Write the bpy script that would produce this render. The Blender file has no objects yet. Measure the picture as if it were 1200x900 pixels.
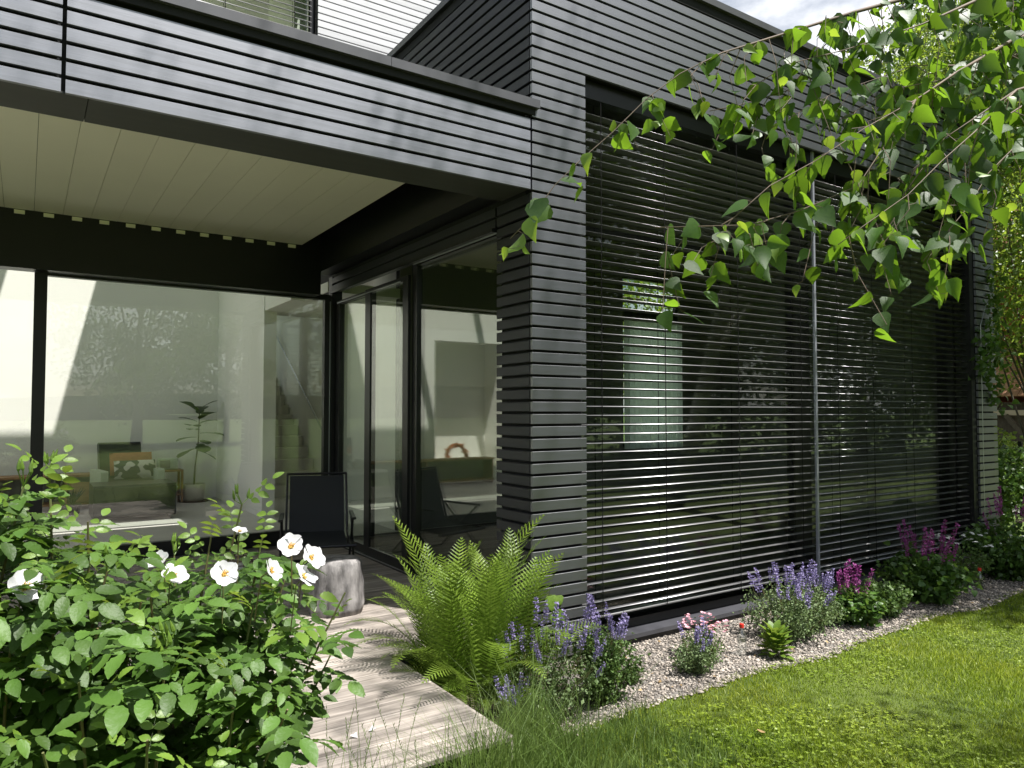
import bpy, math, random
import numpy as np
from mathutils import Vector, Matrix

random.seed(7); np.random.seed(7)
S = bpy.context.scene
COL = S.collection
CAM = np.array((-3.045, -4.298, 1.84))

# ------------------------------------------------------------------ camera
YAW = math.atan2(1280.0, 855.0)
FWD = np.array((math.cos(YAW), math.sin(YAW), 0.0)); RGT = np.array((FWD[1], -FWD[0], 0.0))
cd = bpy.data.cameras.new('camera'); cam = bpy.data.objects.new('camera', cd); COL.objects.link(cam)
cd.sensor_width = 36.0; cd.lens = 36.0 * 855.0 / 1200.0
cd.clip_start = 0.05; cd.clip_end = 3000
cam.location = CAM
pitch = math.atan2(32.0, 855.0)
look = Vector((FWD[0] * math.cos(pitch), FWD[1] * math.cos(pitch), math.sin(pitch)))
cam.rotation_euler = look.to_track_quat('-Z', 'Y').to_euler()
S.camera = cam

# ------------------------------------------------------------------ sun, sky, exposure
LDIR = Vector((-0.22, 0.40, -1.0)).normalized()
SUN_EL = math.asin(-LDIR.z); SUN_ROT = math.atan2(-LDIR.x, -LDIR.y)
sl = bpy.data.lights.new('sun', 'SUN'); sl.energy = 5.0; sl.angle = math.radians(0.53); sl.color = (1.0, 0.97, 0.925)
so = bpy.data.objects.new('sun', sl); COL.objects.link(so); so.rotation_euler = LDIR.to_track_quat('-Z', 'Y').to_euler()
so.location = (5, -10, 25)

w = bpy.data.worlds.new('World'); S.world = w; w.use_nodes = True
nt = w.node_tree; nt.nodes.clear()
out = nt.nodes.new('ShaderNodeOutputWorld'); bg = nt.nodes.new('ShaderNodeBackground'); bg.inputs[1].default_value = 0.051
sky = nt.nodes.new('ShaderNodeTexSky'); sky.sky_type = 'NISHITA'; sky.sun_disc = False
sky.sun_elevation = SUN_EL; sky.sun_rotation = SUN_ROT; sky.air_density = 1.2; sky.dust_density = 1.5
tc = nt.nodes.new('ShaderNodeTexCoord'); mp = nt.nodes.new('ShaderNodeMapping'); mp.inputs['Scale'].default_value = (1.6, 1.6, 3.6)
nz = nt.nodes.new('ShaderNodeTexNoise'); nz.inputs['Scale'].default_value = 1.7; nz.inputs['Detail'].default_value = 8; nz.inputs['Roughness'].default_value = 0.58
rp = nt.nodes.new('ShaderNodeValToRGB'); rp.color_ramp.elements[0].position = 0.44; rp.color_ramp.elements[1].position = 0.62
mx = nt.nodes.new('ShaderNodeMix'); mx.data_type = 'RGBA'; mx.inputs[7].default_value = (13.0, 13.2, 13.6, 1)
L = nt.links.new
L(tc.outputs['Generated'], mp.inputs[0]); L(mp.outputs[0], nz.inputs[0]); L(nz.outputs[0], rp.inputs[0])
L(rp.outputs[0], mx.inputs[0]); L(sky.outputs[0], mx.inputs[6]); L(mx.outputs[2], bg.inputs[0]); L(bg.outputs[0], out.inputs[0])

S.view_settings.view_transform = 'Standard'; S.view_settings.look = 'None'
S.view_settings.exposure = 1.0; S.view_settings.gamma = 1.0
S.render.engine = 'CYCLES'
cy = S.cycles
cy.use_denoising = True
cy.max_bounces = 10; cy.diffuse_bounces = 7; cy.glossy_bounces = 4; cy.transmission_bounces = 4; cy.transparent_max_bounces = 20
cy.caustics_reflective = False; cy.caustics_refractive = False
cy.sample_clamp_indirect = 6.0

# ------------------------------------------------------------------ materials
def mat(name, c1, c2=None, scale=6.0, stretch=(1, 1, 1), rough=0.55, bump=0.0, bscale=None, bstretch=None, rnd=0.0,
        metal=0.0, spec=0.5, island=False, transl=0.0, tcol=None, detail=6.0, contrast=(0.3, 0.7), rrough=0.0, bdist=0.01, coat=0.0):
    m = bpy.data.materials.new(name); m.use_nodes = True
    t = m.node_tree; t.nodes.clear(); N = t.nodes.new; K = t.links.new
    o = N('ShaderNodeOutputMaterial'); p = N('ShaderNodeBsdfPrincipled')
    p.inputs['Roughness'].default_value = rough; p.inputs['Metallic'].default_value = metal
    p.inputs['Specular IOR Level'].default_value = spec; p.inputs['Coat Weight'].default_value = coat; p.inputs['Coat Roughness'].default_value = 0.43; p.inputs['Coat IOR'].default_value = 2.6; p.inputs['Coat Tint'].default_value = (0.86, 0.90, 1.0, 1)
    c = N('ShaderNodeTexCoord'); oi = N('ShaderNodeObjectInfo')
    add = N('ShaderNodeVectorMath'); add.operation = 'MULTIPLY_ADD'
    cr = N('ShaderNodeCombineXYZ')
    for i in range(3): K(oi.outputs['Random'], cr.inputs[i])
    K(cr.outputs[0], add.inputs[0]); add.inputs[1].default_value = (37.0, 51.0, 23.0); K(c.outputs['Object'], add.inputs[2])
    def noise(sc, st, det):
        mpn = N('ShaderNodeMapping'); mpn.inputs['Scale'].default_value = st
        K(add.outputs[0], mpn.inputs[0]); n = N('ShaderNodeTexNoise'); n.inputs['Scale'].default_value = sc
        n.inputs['Detail'].default_value = det; K(mpn.outputs[0], n.inputs[0]); return n
    col = None
    if c2 is not None:
        n = noise(scale, stretch, detail); r = N('ShaderNodeMapRange'); r.inputs[1].default_value = contrast[0]; r.inputs[2].default_value = contrast[1]
        K(n.outputs[0], r.inputs[0]); mxx = N('ShaderNodeMix'); mxx.data_type = 'RGBA'
        mxx.inputs[6].default_value = (*c1, 1); mxx.inputs[7].default_value = (*c2, 1); K(r.outputs[0], mxx.inputs[0]); col = mxx.outputs[2]
        if rrough:
            ma = N('ShaderNodeMath'); ma.operation = 'MULTIPLY_ADD'; K(n.outputs[0], ma.inputs[0]); ma.inputs[1].default_value = rrough
            ma.inputs[2].default_value = rough - rrough * 0.5; K(ma.outputs[0], p.inputs['Roughness'])
    if rnd:
        ra = oi.outputs['Random']
        if island:
            g = N('ShaderNodeNewGeometry'); s = N('ShaderNodeMath'); s.operation = 'ADD'
            K(g.outputs['Random Per Island'], s.inputs[0]); K(oi.outputs['Random'], s.inputs[1])
            fr = N('ShaderNodeMath'); fr.operation = 'FRACT'; K(s.outputs[0], fr.inputs[0]); ra = fr.outputs[0]
        h = N('ShaderNodeMath'); h.operation = 'MULTIPLY_ADD'; K(ra, h.inputs[0]); h.inputs[1].default_value = rnd; h.inputs[2].default_value = 1.0 - rnd / 2
        ms = N('ShaderNodeMix'); ms.data_type = 'RGBA'; ms.blend_type = 'MULTIPLY'; ms.inputs[0].default_value = 1.0
        if col is None: ms.inputs[6].default_value = (*c1, 1)
        else: K(col, ms.inputs[6])
        K(h.outputs[0], ms.inputs[7]); col = ms.outputs[2]
    if col is None: p.inputs['Base Color'].default_value = (*c1, 1)
    else: K(col, p.inputs['Base Color'])
    if bump:
        n2 = noise(bscale or scale * 3, bstretch or stretch, 5.0); b = N('ShaderNodeBump'); b.inputs['Strength'].default_value = bump
        b.inputs['Distance'].default_value = bdist; K(n2.outputs[0], b.inputs['Height']); K(b.outputs[0], p.inputs['Normal'])
    if transl:
        tr = N('ShaderNodeBsdfTranslucent'); mxs = N('ShaderNodeMixShader'); mxs.inputs[0].default_value = transl
        tr.inputs[0].default_value = (*(tcol or c1), 1)
        if tcol and rnd:
            m3 = N('ShaderNodeMix'); m3.data_type = 'RGBA'; m3.blend_type = 'MULTIPLY'; m3.inputs[0].default_value = 1.0
            m3.inputs[6].default_value = (*tcol, 1); K(h.outputs[0], m3.inputs[7]); K(m3.outputs[2], tr.inputs[0])
        K(p.outputs[0], mxs.inputs[1]); K(tr.outputs[0], mxs.inputs[2]); K(mxs.outputs[0], o.inputs[0])
    else:
        K(p.outputs[0], o.inputs[0])
    return m

def glass_mat(name, tint=(0.86, 0.92, 0.84), r0=0.075, gain=1.0):
    m = bpy.data.materials.new(name); m.use_nodes = True
    t = m.node_tree; t.nodes.clear(); N = t.nodes.new; K = t.links.new
    o = N('ShaderNodeOutputMaterial'); g = N('ShaderNodeNewGeometry')
    dt = N('ShaderNodeVectorMath'); dt.operation = 'DOT_PRODUCT'; K(g.outputs['Incoming'], dt.inputs[0]); K(g.outputs['Normal'], dt.inputs[1])
    ab = N('ShaderNodeMath'); ab.operation = 'ABSOLUTE'; K(dt.outputs['Value'], ab.inputs[0])
    om = N('ShaderNodeMath'); om.operation = 'SUBTRACT'; om.inputs[0].default_value = 1.0; K(ab.outputs[0], om.inputs[1])
    pw = N('ShaderNodeMath'); pw.operation = 'POWER'; K(om.outputs[0], pw.inputs[0]); pw.inputs[1].default_value = 5.0
    fa = N('ShaderNodeMath'); fa.operation = 'MULTIPLY_ADD'; K(pw.outputs[0], fa.inputs[0]); fa.inputs[1].default_value = 1 - r0; fa.inputs[2].default_value = r0
    tr = N('ShaderNodeBsdfTransparent'); tr.inputs[0].default_value = (*tint, 1)
    gl = N('ShaderNodeBsdfGlossy'); gl.inputs['Roughness'].default_value = 0.0; gl.inputs[0].default_value = (0.97, 0.99, 0.96, 1)
    mxs = N('ShaderNodeMixShader'); K(fa.outputs[0], mxs.inputs[0]); K(tr.outputs[0], mxs.inputs[1]); K(gl.outputs[0], mxs.inputs[2])
    K(mxs.outputs[0], o.inputs[0]); return m

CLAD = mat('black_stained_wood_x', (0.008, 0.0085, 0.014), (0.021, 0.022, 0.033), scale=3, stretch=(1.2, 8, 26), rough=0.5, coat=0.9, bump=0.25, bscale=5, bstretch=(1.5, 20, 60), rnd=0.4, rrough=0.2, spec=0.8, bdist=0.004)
CLADY = mat('shade_toned_black_wood', (0.007, 0.007, 0.010), (0.017, 0.017, 0.022), scale=3, stretch=(8, 1.2, 26), rough=0.55, coat=0.1, bump=0.25, bscale=5, bstretch=(20, 1.5, 60), rnd=0.4, rrough=0.2, spec=0.4, bdist=0.004)  # darker, duller copy of CLAD: shade of the side faces put into the colour
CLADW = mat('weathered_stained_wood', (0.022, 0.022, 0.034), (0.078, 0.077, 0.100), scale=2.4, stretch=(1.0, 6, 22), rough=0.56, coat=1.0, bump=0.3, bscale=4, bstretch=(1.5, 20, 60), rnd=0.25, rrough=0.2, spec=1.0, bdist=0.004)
CLADU = mat('pale_weathered_wood', (0.50, 0.50, 0.52), (0.60, 0.60, 0.62), scale=3, stretch=(1.0, 6, 22), rough=0.5, rnd=0.2, spec=0.7)
BLACK = mat('black_membrane', (0.006, 0.006, 0.007), rough=0.8)
FRAME = mat('black_powder_coat', (0.008, 0.008, 0.009), rough=0.35, spec=0.4)
CAP = mat('anthracite_metal', (0.05, 0.05, 0.058), (0.065, 0.065, 0.074), scale=4, rough=0.42, metal=0.0, spec=0.8)
SOFF = mat('soffit_panel_paint', (0.030, 0.032, 0.028), (0.040, 0.041, 0.036), scale=2, stretch=(1, 8, 1), rough=0.55)
ALU = mat('brushed_aluminium', (0.45, 0.46, 0.48), rough=0.35, metal=0.9)
SLAT = mat('blind_slat_metal', (0.36, 0.36, 0.365), (0.31, 0.31, 0.315), scale=2, rough=0.34, metal=0.7, rnd=0.06)
LOUV = mat('white_louvre_paint', (0.76, 0.74, 0.63), (0.72, 0.70, 0.60), scale=1.5, rough=0.45)
WHITE = mat('white_wall_paint', (0.87, 0.86, 0.81), (0.84, 0.83, 0.78), scale=1.2, rough=0.8)
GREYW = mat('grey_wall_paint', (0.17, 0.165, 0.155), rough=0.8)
LEATHF = mat('dark_oak_floor', (0.05, 0.04, 0.03), (0.08, 0.062, 0.048), scale=3, stretch=(1, 12, 1), rough=0.6)
FLOORI = mat('polished_concrete_floor', (0.50, 0.485, 0.45), (0.58, 0.565, 0.52), scale=2, rough=0.35)
STEPM = mat('concrete_step', (0.56, 0.54, 0.47), (0.64, 0.62, 0.54), scale=5, rough=0.7)
DECKM = mat('weathered_larch', (0.16, 0.137, 0.118), (0.44, 0.39, 0.345), scale=2.2, stretch=(0.9, 22, 10), rough=0.75, bump=0.5, bscale=3.2, bstretch=(0.6, 45, 10), rnd=0.55, spec=0.3, bdist=0.006)
GLASS = glass_mat('door_glass', (0.975, 0.98, 0.965), r0=0.062)
ROOFG = glass_mat('roof_glass', (0.98, 0.98, 0.98), r0=0.02)
GLASSW = glass_mat('window_glass', (0.90, 0.93, 0.90), r0=0.045)
GLASSS = glass_mat('sliding_glass', (0.88, 0.92, 0.86), r0=0.17)
PLAST = glass_mat('clear_plastic', (0.90, 0.92, 0.93), r0=0.12)
REDC = mat('red_plastic', (0.62, 0.03, 0.02), rough=0.35)
PETAL = mat('white_petal', (0.82, 0.81, 0.83), (0.76, 0.74, 0.79), scale=30, rough=0.6, transl=0.3, tcol=(0.85, 0.84, 0.85), bump=0.3, bscale=60)
STAM = mat('yellow_stamen', (0.75, 0.45, 0.06), (0.60, 0.33, 0.05), scale=80, rough=0.7)
ROSEL = mat('rose_leaf', (0.038, 0.086, 0.012), (0.078, 0.148, 0.022), scale=4, rough=0.5, rnd=0.9, island=True, transl=0.22, tcol=(0.15, 0.28, 0.03), bump=0.5, bscale=140, spec=0.38, bdist=0.003)
ROSEY = mat('young_rose_leaf', (0.10, 0.18, 0.022), (0.15, 0.24, 0.035), scale=8, rough=0.42, rnd=0.4, island=True, transl=0.3, tcol=(0.34, 0.46, 0.06), bump=0.3, bscale=140, bdist=0.003)
CANE = mat('rose_cane', (0.10, 0.13, 0.035), (0.13, 0.09, 0.04), scale=10, rough=0.7)
FERNM = mat('fern_frond', (0.115, 0.20, 0.020), (0.20, 0.285, 0.034), scale=5, rough=0.45, rnd=0.8, transl=0.33, tcol=(0.30, 0.46, 0.06))
BIRL = mat('birch_leaf', (0.024, 0.066, 0.010), (0.048, 0.105, 0.016), scale=9, rough=0.46, rnd=0.8, island=True, transl=0.42, tcol=(0.20, 0.36, 0.02), bump=0.25, bscale=90, spec=0.4, bdist=0.003)
BIRY = mat('young_birch_leaf', (0.12, 0.22, 0.03), (0.17, 0.27, 0.035), scale=9, rough=0.4, rnd=0.4, island=True, transl=0.42, tcol=(0.36, 0.50, 0.04))
TWIG = mat('birch_twig', (0.10, 0.075, 0.055), (0.17, 0.12, 0.085), scale=30, rough=0.7)
BARK = mat('birch_bark', (0.55, 0.53, 0.48), (0.06, 0.055, 0.05), scale=3, stretch=(1, 1, 6), rough=0.8, contrast=(0.5, 0.66))
DBARK = mat('dark_bark', (0.07, 0.055, 0.04), (0.12, 0.10, 0.08), scale=8, stretch=(3, 3, 0.6), rough=0.9, bump=0.5)
BGL = mat('sunlit_tree_leaf', (0.075, 0.145, 0.020), (0.13, 0.20, 0.030), scale=0.8, rough=0.4, rnd=0.8, island=True, transl=0.42, tcol=(0.34, 0.46, 0.05), spec=0.6)
WOODL = mat('woodland_leaf', (0.030, 0.065, 0.012), (0.07, 0.12, 0.020), scale=0.5, rough=0.45, rnd=0.8, island=True, transl=0.25, tcol=(0.16, 0.26, 0.03))
SHRL = mat('shrub_leaf', (0.040, 0.095, 0.018), (0.080, 0.15, 0.028), scale=3, rough=0.4, rnd=0.7, island=True, transl=0.28, tcol=(0.2, 0.34, 0.05))
HERB = mat('herb_leaf', (0.075, 0.14, 0.035), (0.13, 0.21, 0.055), scale=9, rough=0.55, rnd=0.6, island=True, transl=0.28, tcol=(0.25, 0.38, 0.08))
CATL = mat('catmint_leaf', (0.12, 0.175, 0.075), (0.18, 0.25, 0.10), scale=9, rough=0.65, rnd=0.6, island=True, transl=0.25, tcol=(0.25, 0.36, 0.12))
CATF = mat('catmint_flower', (0.25, 0.21, 0.42), (0.42, 0.36, 0.58), scale=60, rough=0.7, rnd=0.5, island=True, transl=0.2, tcol=(0.3, 0.25, 0.6))
SALF = mat('magenta_flower', (0.26, 0.045, 0.22), (0.42, 0.11, 0.34), scale=60, rough=0.7, rnd=0.5, island=True, transl=0.2, tcol=(0.5, 0.06, 0.4))
PINK = mat('pink_flower', (0.70, 0.30, 0.42), (0.78, 0.50, 0.52), scale=60, rough=0.7, rnd=0.3, island=True)
WHF = mat('white_flower', (0.80, 0.80, 0.76), rough=0.7, rnd=0.1, island=True)
GRASSM = mat('grass_blade', (0.175, 0.265, 0.012), (0.32, 0.37, 0.026), scale=1.6, rough=0.5, rnd=0.7, island=True, transl=0.3, tcol=(0.26, 0.38, 0.04))
CLOV = mat('clover_leaf', (0.14, 0.215, 0.014), (0.22, 0.28, 0.024), scale=2, rough=0.5, rnd=0.5, island=True, transl=0.3, tcol=(0.24, 0.38, 0.05))
TALLG = mat('tall_grass_blade', (0.10, 0.17, 0.035), (0.17, 0.24, 0.06), scale=3, rough=0.5, rnd=0.6, island=True, transl=0.3, tcol=(0.28, 0.40, 0.08))
LAWNM = mat('lawn_soil', (0.05, 0.08, 0.012), (0.09, 0.12, 0.018), scale=1.3, rough=0.95, bump=0.6, bscale=30)
FIELDM = mat('meadow', (0.065, 0.11, 0.016), (0.11, 0.165, 0.026), scale=0.25, rough=0.9, bump=0.8, bscale=3)
SOILM = mat('bed_soil', (0.05, 0.038, 0.028), (0.09, 0.07, 0.05), scale=12, rough=0.95, bump=0.8, bscale=40)
GRAVB = mat('gravel_bed', (0.12, 0.11, 0.10), (0.22, 0.20, 0.18), scale=60, rough=0.9, bump=0.6, bscale=120)
PEBB = mat('pebble', (0.25, 0.215, 0.18), (0.34, 0.30, 0.26), scale=20, rough=0.75, rnd=1.5, island=True)
STONE = mat('log_bark', (0.36, 0.34, 0.33), (0.05, 0.047, 0.046), scale=14, stretch=(1, 1, 0.4), rough=0.75, bump=0.9, bscale=16, bdist=0.02)
SLING = mat('black_sling_fabric', (0.018, 0.020, 0.024), rough=0.75, bump=0.2, bscale=400)
WICK = mat('dark_wicker', (0.10, 0.065, 0.04), rough=0.7)
BRICK = None
LEATH = mat('black_leather', (0.010, 0.012, 0.010), rough=0.35)
ORANGE = mat('orange_cushion_cloth', (0.38, 0.13, 0.05), (0.32, 0.10, 0.04), scale=20, rough=0.9)
PATT = mat('leaf_pattern_cloth', (0.52, 0.50, 0.44), (0.03, 0.035, 0.03), scale=7, rough=0.9, detail=1.0, contrast=(0.48, 0.52))
OAK = mat('oak_wood', (0.24, 0.13, 0.055), (0.30, 0.17, 0.075), scale=4, stretch=(1, 8, 8), rough=0.55)
PALEG = mat('pale_green_lacquer', (0.38, 0.44, 0.34), rough=0.4)
PAPER = mat('white_paper', (0.7, 0.7, 0.68), rough=0.8)
POTM = mat('cream_ceramic', (0.55, 0.53, 0.44), rough=0.4)
FIGL = mat('fig_leaf', (0.020, 0.045, 0.012), (0.05, 0.085, 0.02), scale=8, rough=0.35, rnd=0.5, island=True, transl=0.2, tcol=(0.16, 0.25, 0.03))
CURT = mat('pale_curtain', (0.78, 0.82, 0.80), (0.70, 0.75, 0.73), scale=3, stretch=(6, 1, 0.3), rough=0.9, transl=0.65, tcol=(0.86, 0.91, 0.88))
RAIL = mat('blue_grey_rail', (0.30, 0.31, 0.36), rough=0.35, metal=0.3)
CORD = mat('black_cord', (0.008, 0.008, 0.008), rough=0.9, spec=0.1)
HILLM = mat('haze_blue_woodland', (0.12, 0.17, 0.22), (0.15, 0.21, 0.26), scale=0.02, rough=1.0)  # blue distance haze put into the colour of the wooded hills
HEDG = mat('far_hedge', (0.035, 0.06, 0.02), (0.06, 0.09, 0.03), scale=0.3, rough=1.0, bump=1.0, bscale=2)
TILE = mat('clay_roof_tile', (0.34, 0.16, 0.09), (0.46, 0.27, 0.17), scale=3, rough=0.85, rnd=0.5)
BEAMW = mat('pale_timber', (0.5, 0.42, 0.33), rough=0.8)
PLAS = mat('pale_render', (0.62, 0.60, 0.54), rough=0.9)

def brick_mat():
    m = bpy.data.materials.new('red_brickwork'); m.use_nodes = True; t = m.node_tree; p = t.nodes['Principled BSDF']; p.inputs['Roughness'].default_value = 0.85
    c = t.nodes.new('ShaderNodeTexCoord'); mpn = t.nodes.new('ShaderNodeMapping'); mpn.inputs['Rotation'].default_value = (math.radians(90), 0, math.radians(90))
    b = t.nodes.new('ShaderNodeTexBrick'); b.inputs['Scale'].default_value = 1.0; b.inputs['Brick Width'].default_value = 0.25; b.inputs['Row Height'].default_value = 0.051; b.inputs['Mortar Size'].default_value = 0.008
    b.inputs['Color1'].default_value = (0.30, 0.085, 0.05, 1); b.inputs['Color2'].default_value = (0.38, 0.12, 0.07, 1); b.inputs['Mortar'].default_value = (0.35, 0.30, 0.26, 1)
    t.links.new(c.outputs['Object'], mpn.inputs[0]); t.links.new(mpn.outputs[0], b.inputs[0]); t.links.new(b.outputs[0], p.inputs['Base Color']); return m
BRICK = brick_mat()

# ------------------------------------------------------------------ mesh helpers
class MB:
    def __init__(s): s.v = []; s.f = []
    def add(s, vs, fs):
        o = len(s.v); s.v += [tuple(p) for p in vs]; s.f += [tuple(i + o for i in f) for f in fs]; return s
    def box(s, x0, x1, y0, y1, z0, z1):
        return s.add([(x0, y0, z0), (x1, y0, z0), (x1, y1, z0), (x0, y1, z0), (x0, y0, z1), (x1, y0, z1), (x1, y1, z1), (x0, y1, z1)],
                     [(0, 3, 2, 1), (4, 5, 6, 7), (0, 1, 5, 4), (1, 2, 6, 5), (2, 3, 7, 6), (3, 0, 4, 7)])
    def bbox(s, x0, x1, y0, y1, z0, z1, b=0.002, axis='x'):
        # box with chamfered long edges along the axis
        if axis == 'x':
            pr = [(y0 + b, z0), (y1 - b, z0), (y1, z0 + b), (y1, z1 - b), (y1 - b, z1), (y0 + b, z1), (y0, z1 - b), (y0, z0 + b)]
            A = [(x0, a, c) for a, c in pr]; B = [(x1, a, c) for a, c in pr]
        else:
            pr = [(x0 + b, z0), (x1 - b, z0), (x1, z0 + b), (x1, z1 - b), (x1 - b, z1), (x0 + b, z1), (x0, z1 - b), (x0, z0 + b)]
            A = [(a, y1, c) for a, c in pr]; B = [(a, y0, c) for a, c in pr]
        n = 8
        return s.add(A + B, [tuple(range(n - 1, -1, -1)), tuple(range(n, 2 * n))] + [(i, (i + 1) % n, n + (i + 1) % n, n + i) for i in range(n)])
    def tube(s, pts, r, n=6, cap=True):
        pts = [Vector(p) for p in pts]; m = len(pts)
        rr = r if isinstance(r, (list, tuple)) else [r] * m
        ref = None; rings = []
        for i in range(m):
            d = (pts[min(i + 1, m - 1)] - pts[max(i - 1, 0)])
            if d.length < 1e-9: d = Vector((0, 0, 1))
            d.normalize()
            if ref is None: ref = d.orthogonal().normalized()
            a = (ref - d * ref.dot(d))
            if a.length < 1e-5: a = d.orthogonal()
            a.normalize(); ref = a; b = d.cross(a)
            rings.append([pts[i] + (a * math.cos(2 * math.pi * k / n) + b * math.sin(2 * math.pi * k / n)) * rr[i] for k in range(n)])
        o = len(s.v)
        for R in rings: s.v += [tuple(p) for p in R]
        for i in range(m - 1):
            for k in range(n):
                s.f.append((o + i * n + k, o + i * n + (k + 1) % n, o + (i + 1) * n + (k + 1) % n, o + (i + 1) * n + k))
        if cap:
            s.f.append(tuple(o + k for k in range(n - 1, -1, -1))); s.f.append(tuple(o + (m - 1) * n + k for k in range(n)))
        return s
    def lathe(s, prof, c, n=20, wob=None):
        o = len(s.v); m = len(prof)
        for i, (r, z) in enumerate(prof):
            for k in range(n):
                a = 2 * math.pi * k / n; q = r * (1 + (wob(i, k) if wob else 0))
                s.v.append((c[0] + q * math.cos(a), c[1] + q * math.sin(a), c[2] + z))
        for i in range(m - 1):
            for k in range(n): s.f.append((o + i * n + k, o + i * n + (k + 1) % n, o + (i + 1) * n + (k + 1) % n, o + (i + 1) * n + k))
        s.f.append(tuple(o + k for k in range(n - 1, -1, -1))); s.f.append(tuple(o + (m - 1) * n + k for k in range(n))); return s
    def grid(s, fn, nu, nv):
        o = len(s.v)
        for j in range(nv + 1):
            for i in range(nu + 1): s.v.append(tuple(fn(i / nu, j / nv)))
        for j in range(nv):
            for i in range(nu):
                a = o + j * (nu + 1) + i; s.f.append((a, a + 1, a + nu + 2, a + nu + 1))
        return s
    def xf(s, M):
        s.v = [tuple(M @ Vector(p)) for p in s.v]; return s

WL = {}
def _link(o, parent, wloc):
    COL.objects.link(o)
    if parent is not None:
        o.parent = parent; pw = WL[parent.name]; o.location = Vector(wloc) - pw
    else: o.location = wloc
    WL[o.name] = Vector(wloc); return o
def obj(name, mb, m, parent=None, smooth=False, base=False):
    V = np.array(mb.v); lo, hi = V.min(0), V.max(0); c = (lo + hi) / 2
    if base: c[2] = lo[2]
    me = bpy.data.meshes.new(name); me.from_pydata((V - c).tolist(), [], mb.f); me.materials.append(m)
    if smooth: me.polygons.foreach_set('use_smooth', [True] * len(me.polygons))
    me.update(); return _link(bpy.data.objects.new(name, me), parent, tuple(c))
def inst(name, me, wloc, parent=None, M=None):
    o = bpy.data.objects.new(name, me); _link(o, parent, wloc)
    if M is not None: o.rotation_mode = 'QUATERNION'; o.rotation_quaternion = M.to_quaternion(); o.scale = M.to_scale()
    return o
def thing(name, label, cat, loc=(0, 0, 0), group=None):
    o = bpy.data.objects.new(name, None); COL.objects.link(o); o.location = loc; WL[o.name] = Vector(loc); o.empty_display_size = 0.2
    return tag(o, label, cat, group)
def tag(o, label, cat, group=None):
    o['label'] = label; o['category'] = cat
    if group: o['group'] = group
    return o
def kind(o, k): o['kind'] = k; return o
def tri_mesh(name, V, T, m, smooth=False):
    me = bpy.data.meshes.new(name); V = np.ascontiguousarray(V, dtype=np.float32); T = np.ascontiguousarray(T, dtype=np.int32)
    me.vertices.add(len(V)); me.vertices.foreach_set('co', V.ravel()); me.loops.add(3 * len(T)); me.loops.foreach_set('vertex_index', T.ravel())
    me.polygons.add(len(T)); me.polygons.foreach_set('loop_start', np.arange(len(T), dtype=np.int32) * 3)
    if smooth: me.polygons.foreach_set('use_smooth', np.ones(len(T), dtype=bool))
    me.materials.append(m); me.update(calc_edges=True); return me
def tri_obj(name, V, T, m, parent=None, smooth=False):
    c = (V.min(0) + V.max(0)) / 2
    return _link(bpy.data.objects.new(name, tri_mesh(name, V - c, T, m, smooth)), parent, tuple(c))
def frames(d, n):
    d = d / np.linalg.norm(d, axis=1, keepdims=True); n = n - d * (n * d).sum(1, keepdims=True)
    n = n / (np.linalg.norm(n, axis=1, keepdims=True) + 1e-9); y = np.cross(n, d); return np.stack([d, y, n], axis=2)
def scatter(LV, LT, pos, d, n, s):
    R = frames(d, n); s = np.asarray(s).reshape(-1, 1, 1)
    V = np.einsum('nij,vj->nvi', R, LV) * s + pos[:, None, :]
    T = LT[None] + (np.arange(len(pos)) * len(LV))[:, None, None]
    return V.reshape(-1, 3), T.reshape(-1, 3)
def rv(n): return np.random.normal(size=(n, 3))
def proj(p):
    r = np.asarray(p) - CAM; t = r @ FWD; return 600 + 855 * (r @ RGT) / t, 482 - 855 * r[..., 2] / t, t

# leaf shapes: x along the leaf, y across, z normal
def leaf_shape(xs, ws, fold=0.15, curl=0.0, serr=0.0, pleat=0.0):
    V = []; n = len(xs)
    for i, (x, wd) in enumerate(zip(xs, ws)):
        zc = -curl * x * x
        wj = wd * (1 + (serr if i % 2 else -serr)) if 0 < i < n - 1 else wd
        pl = pleat * (1 if i % 2 else -1) * (0 < i < n - 1); V += [(x, -wj, zc + fold * wj + pl), (x, 0, zc), (x, wj, zc + fold * wj + pl)]
    T = []
    for i in range(n - 1):
        a = 3 * i; b = a + 3
        T += [(a, a + 1, b + 1), (a, b + 1, b), (a + 1, a + 2, b + 2), (a + 1, b + 2, b + 1)]
    return np.array(V), np.array(T)
BLV, BLT = leaf_shape([0, .02, .06, .12, .20, .30, .40, .50, .60, .70, .80, .89, .95, 1.0], [0.0, .10, .22, .315, .365, .375, .345, .29, .225, .16, .105, .055, .025, 0.0], fold=0.16, curl=0.18, serr=0.035)
BLV2, BLT2 = leaf_shape([0, .02, .06, .12, .20, .30, .40, .50, .60, .70, .80, .89, .95, 1.0], [0.0, .08, .19, .28, .33, .345, .32, .27, .21, .15, .095, .05, .02, 0.0], fold=0.36, curl=0.4, serr=0.04)
BLV3, BLT3 = leaf_shape([0, .02, .06, .12, .20, .30, .40, .50, .60, .70, .80, .89, .95, 1.0], [0.0, .12, .25, .34, .39, .395, .36, .30, .235, .17, .11, .06, .025, 0.0], fold=-0.12, curl=0.22, serr=0.035)
SMV, SMT = leaf_shape([0, .4, 1.0], [0.0, .34, 0.0], fold=0.2, curl=0.15)
HTV, HTT = leaf_shape([0, .05, .2, .4, .65, 1.0], [0.0, .3, .42, .38, .24, 0.0], fold=0.2, curl=0.25)
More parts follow.
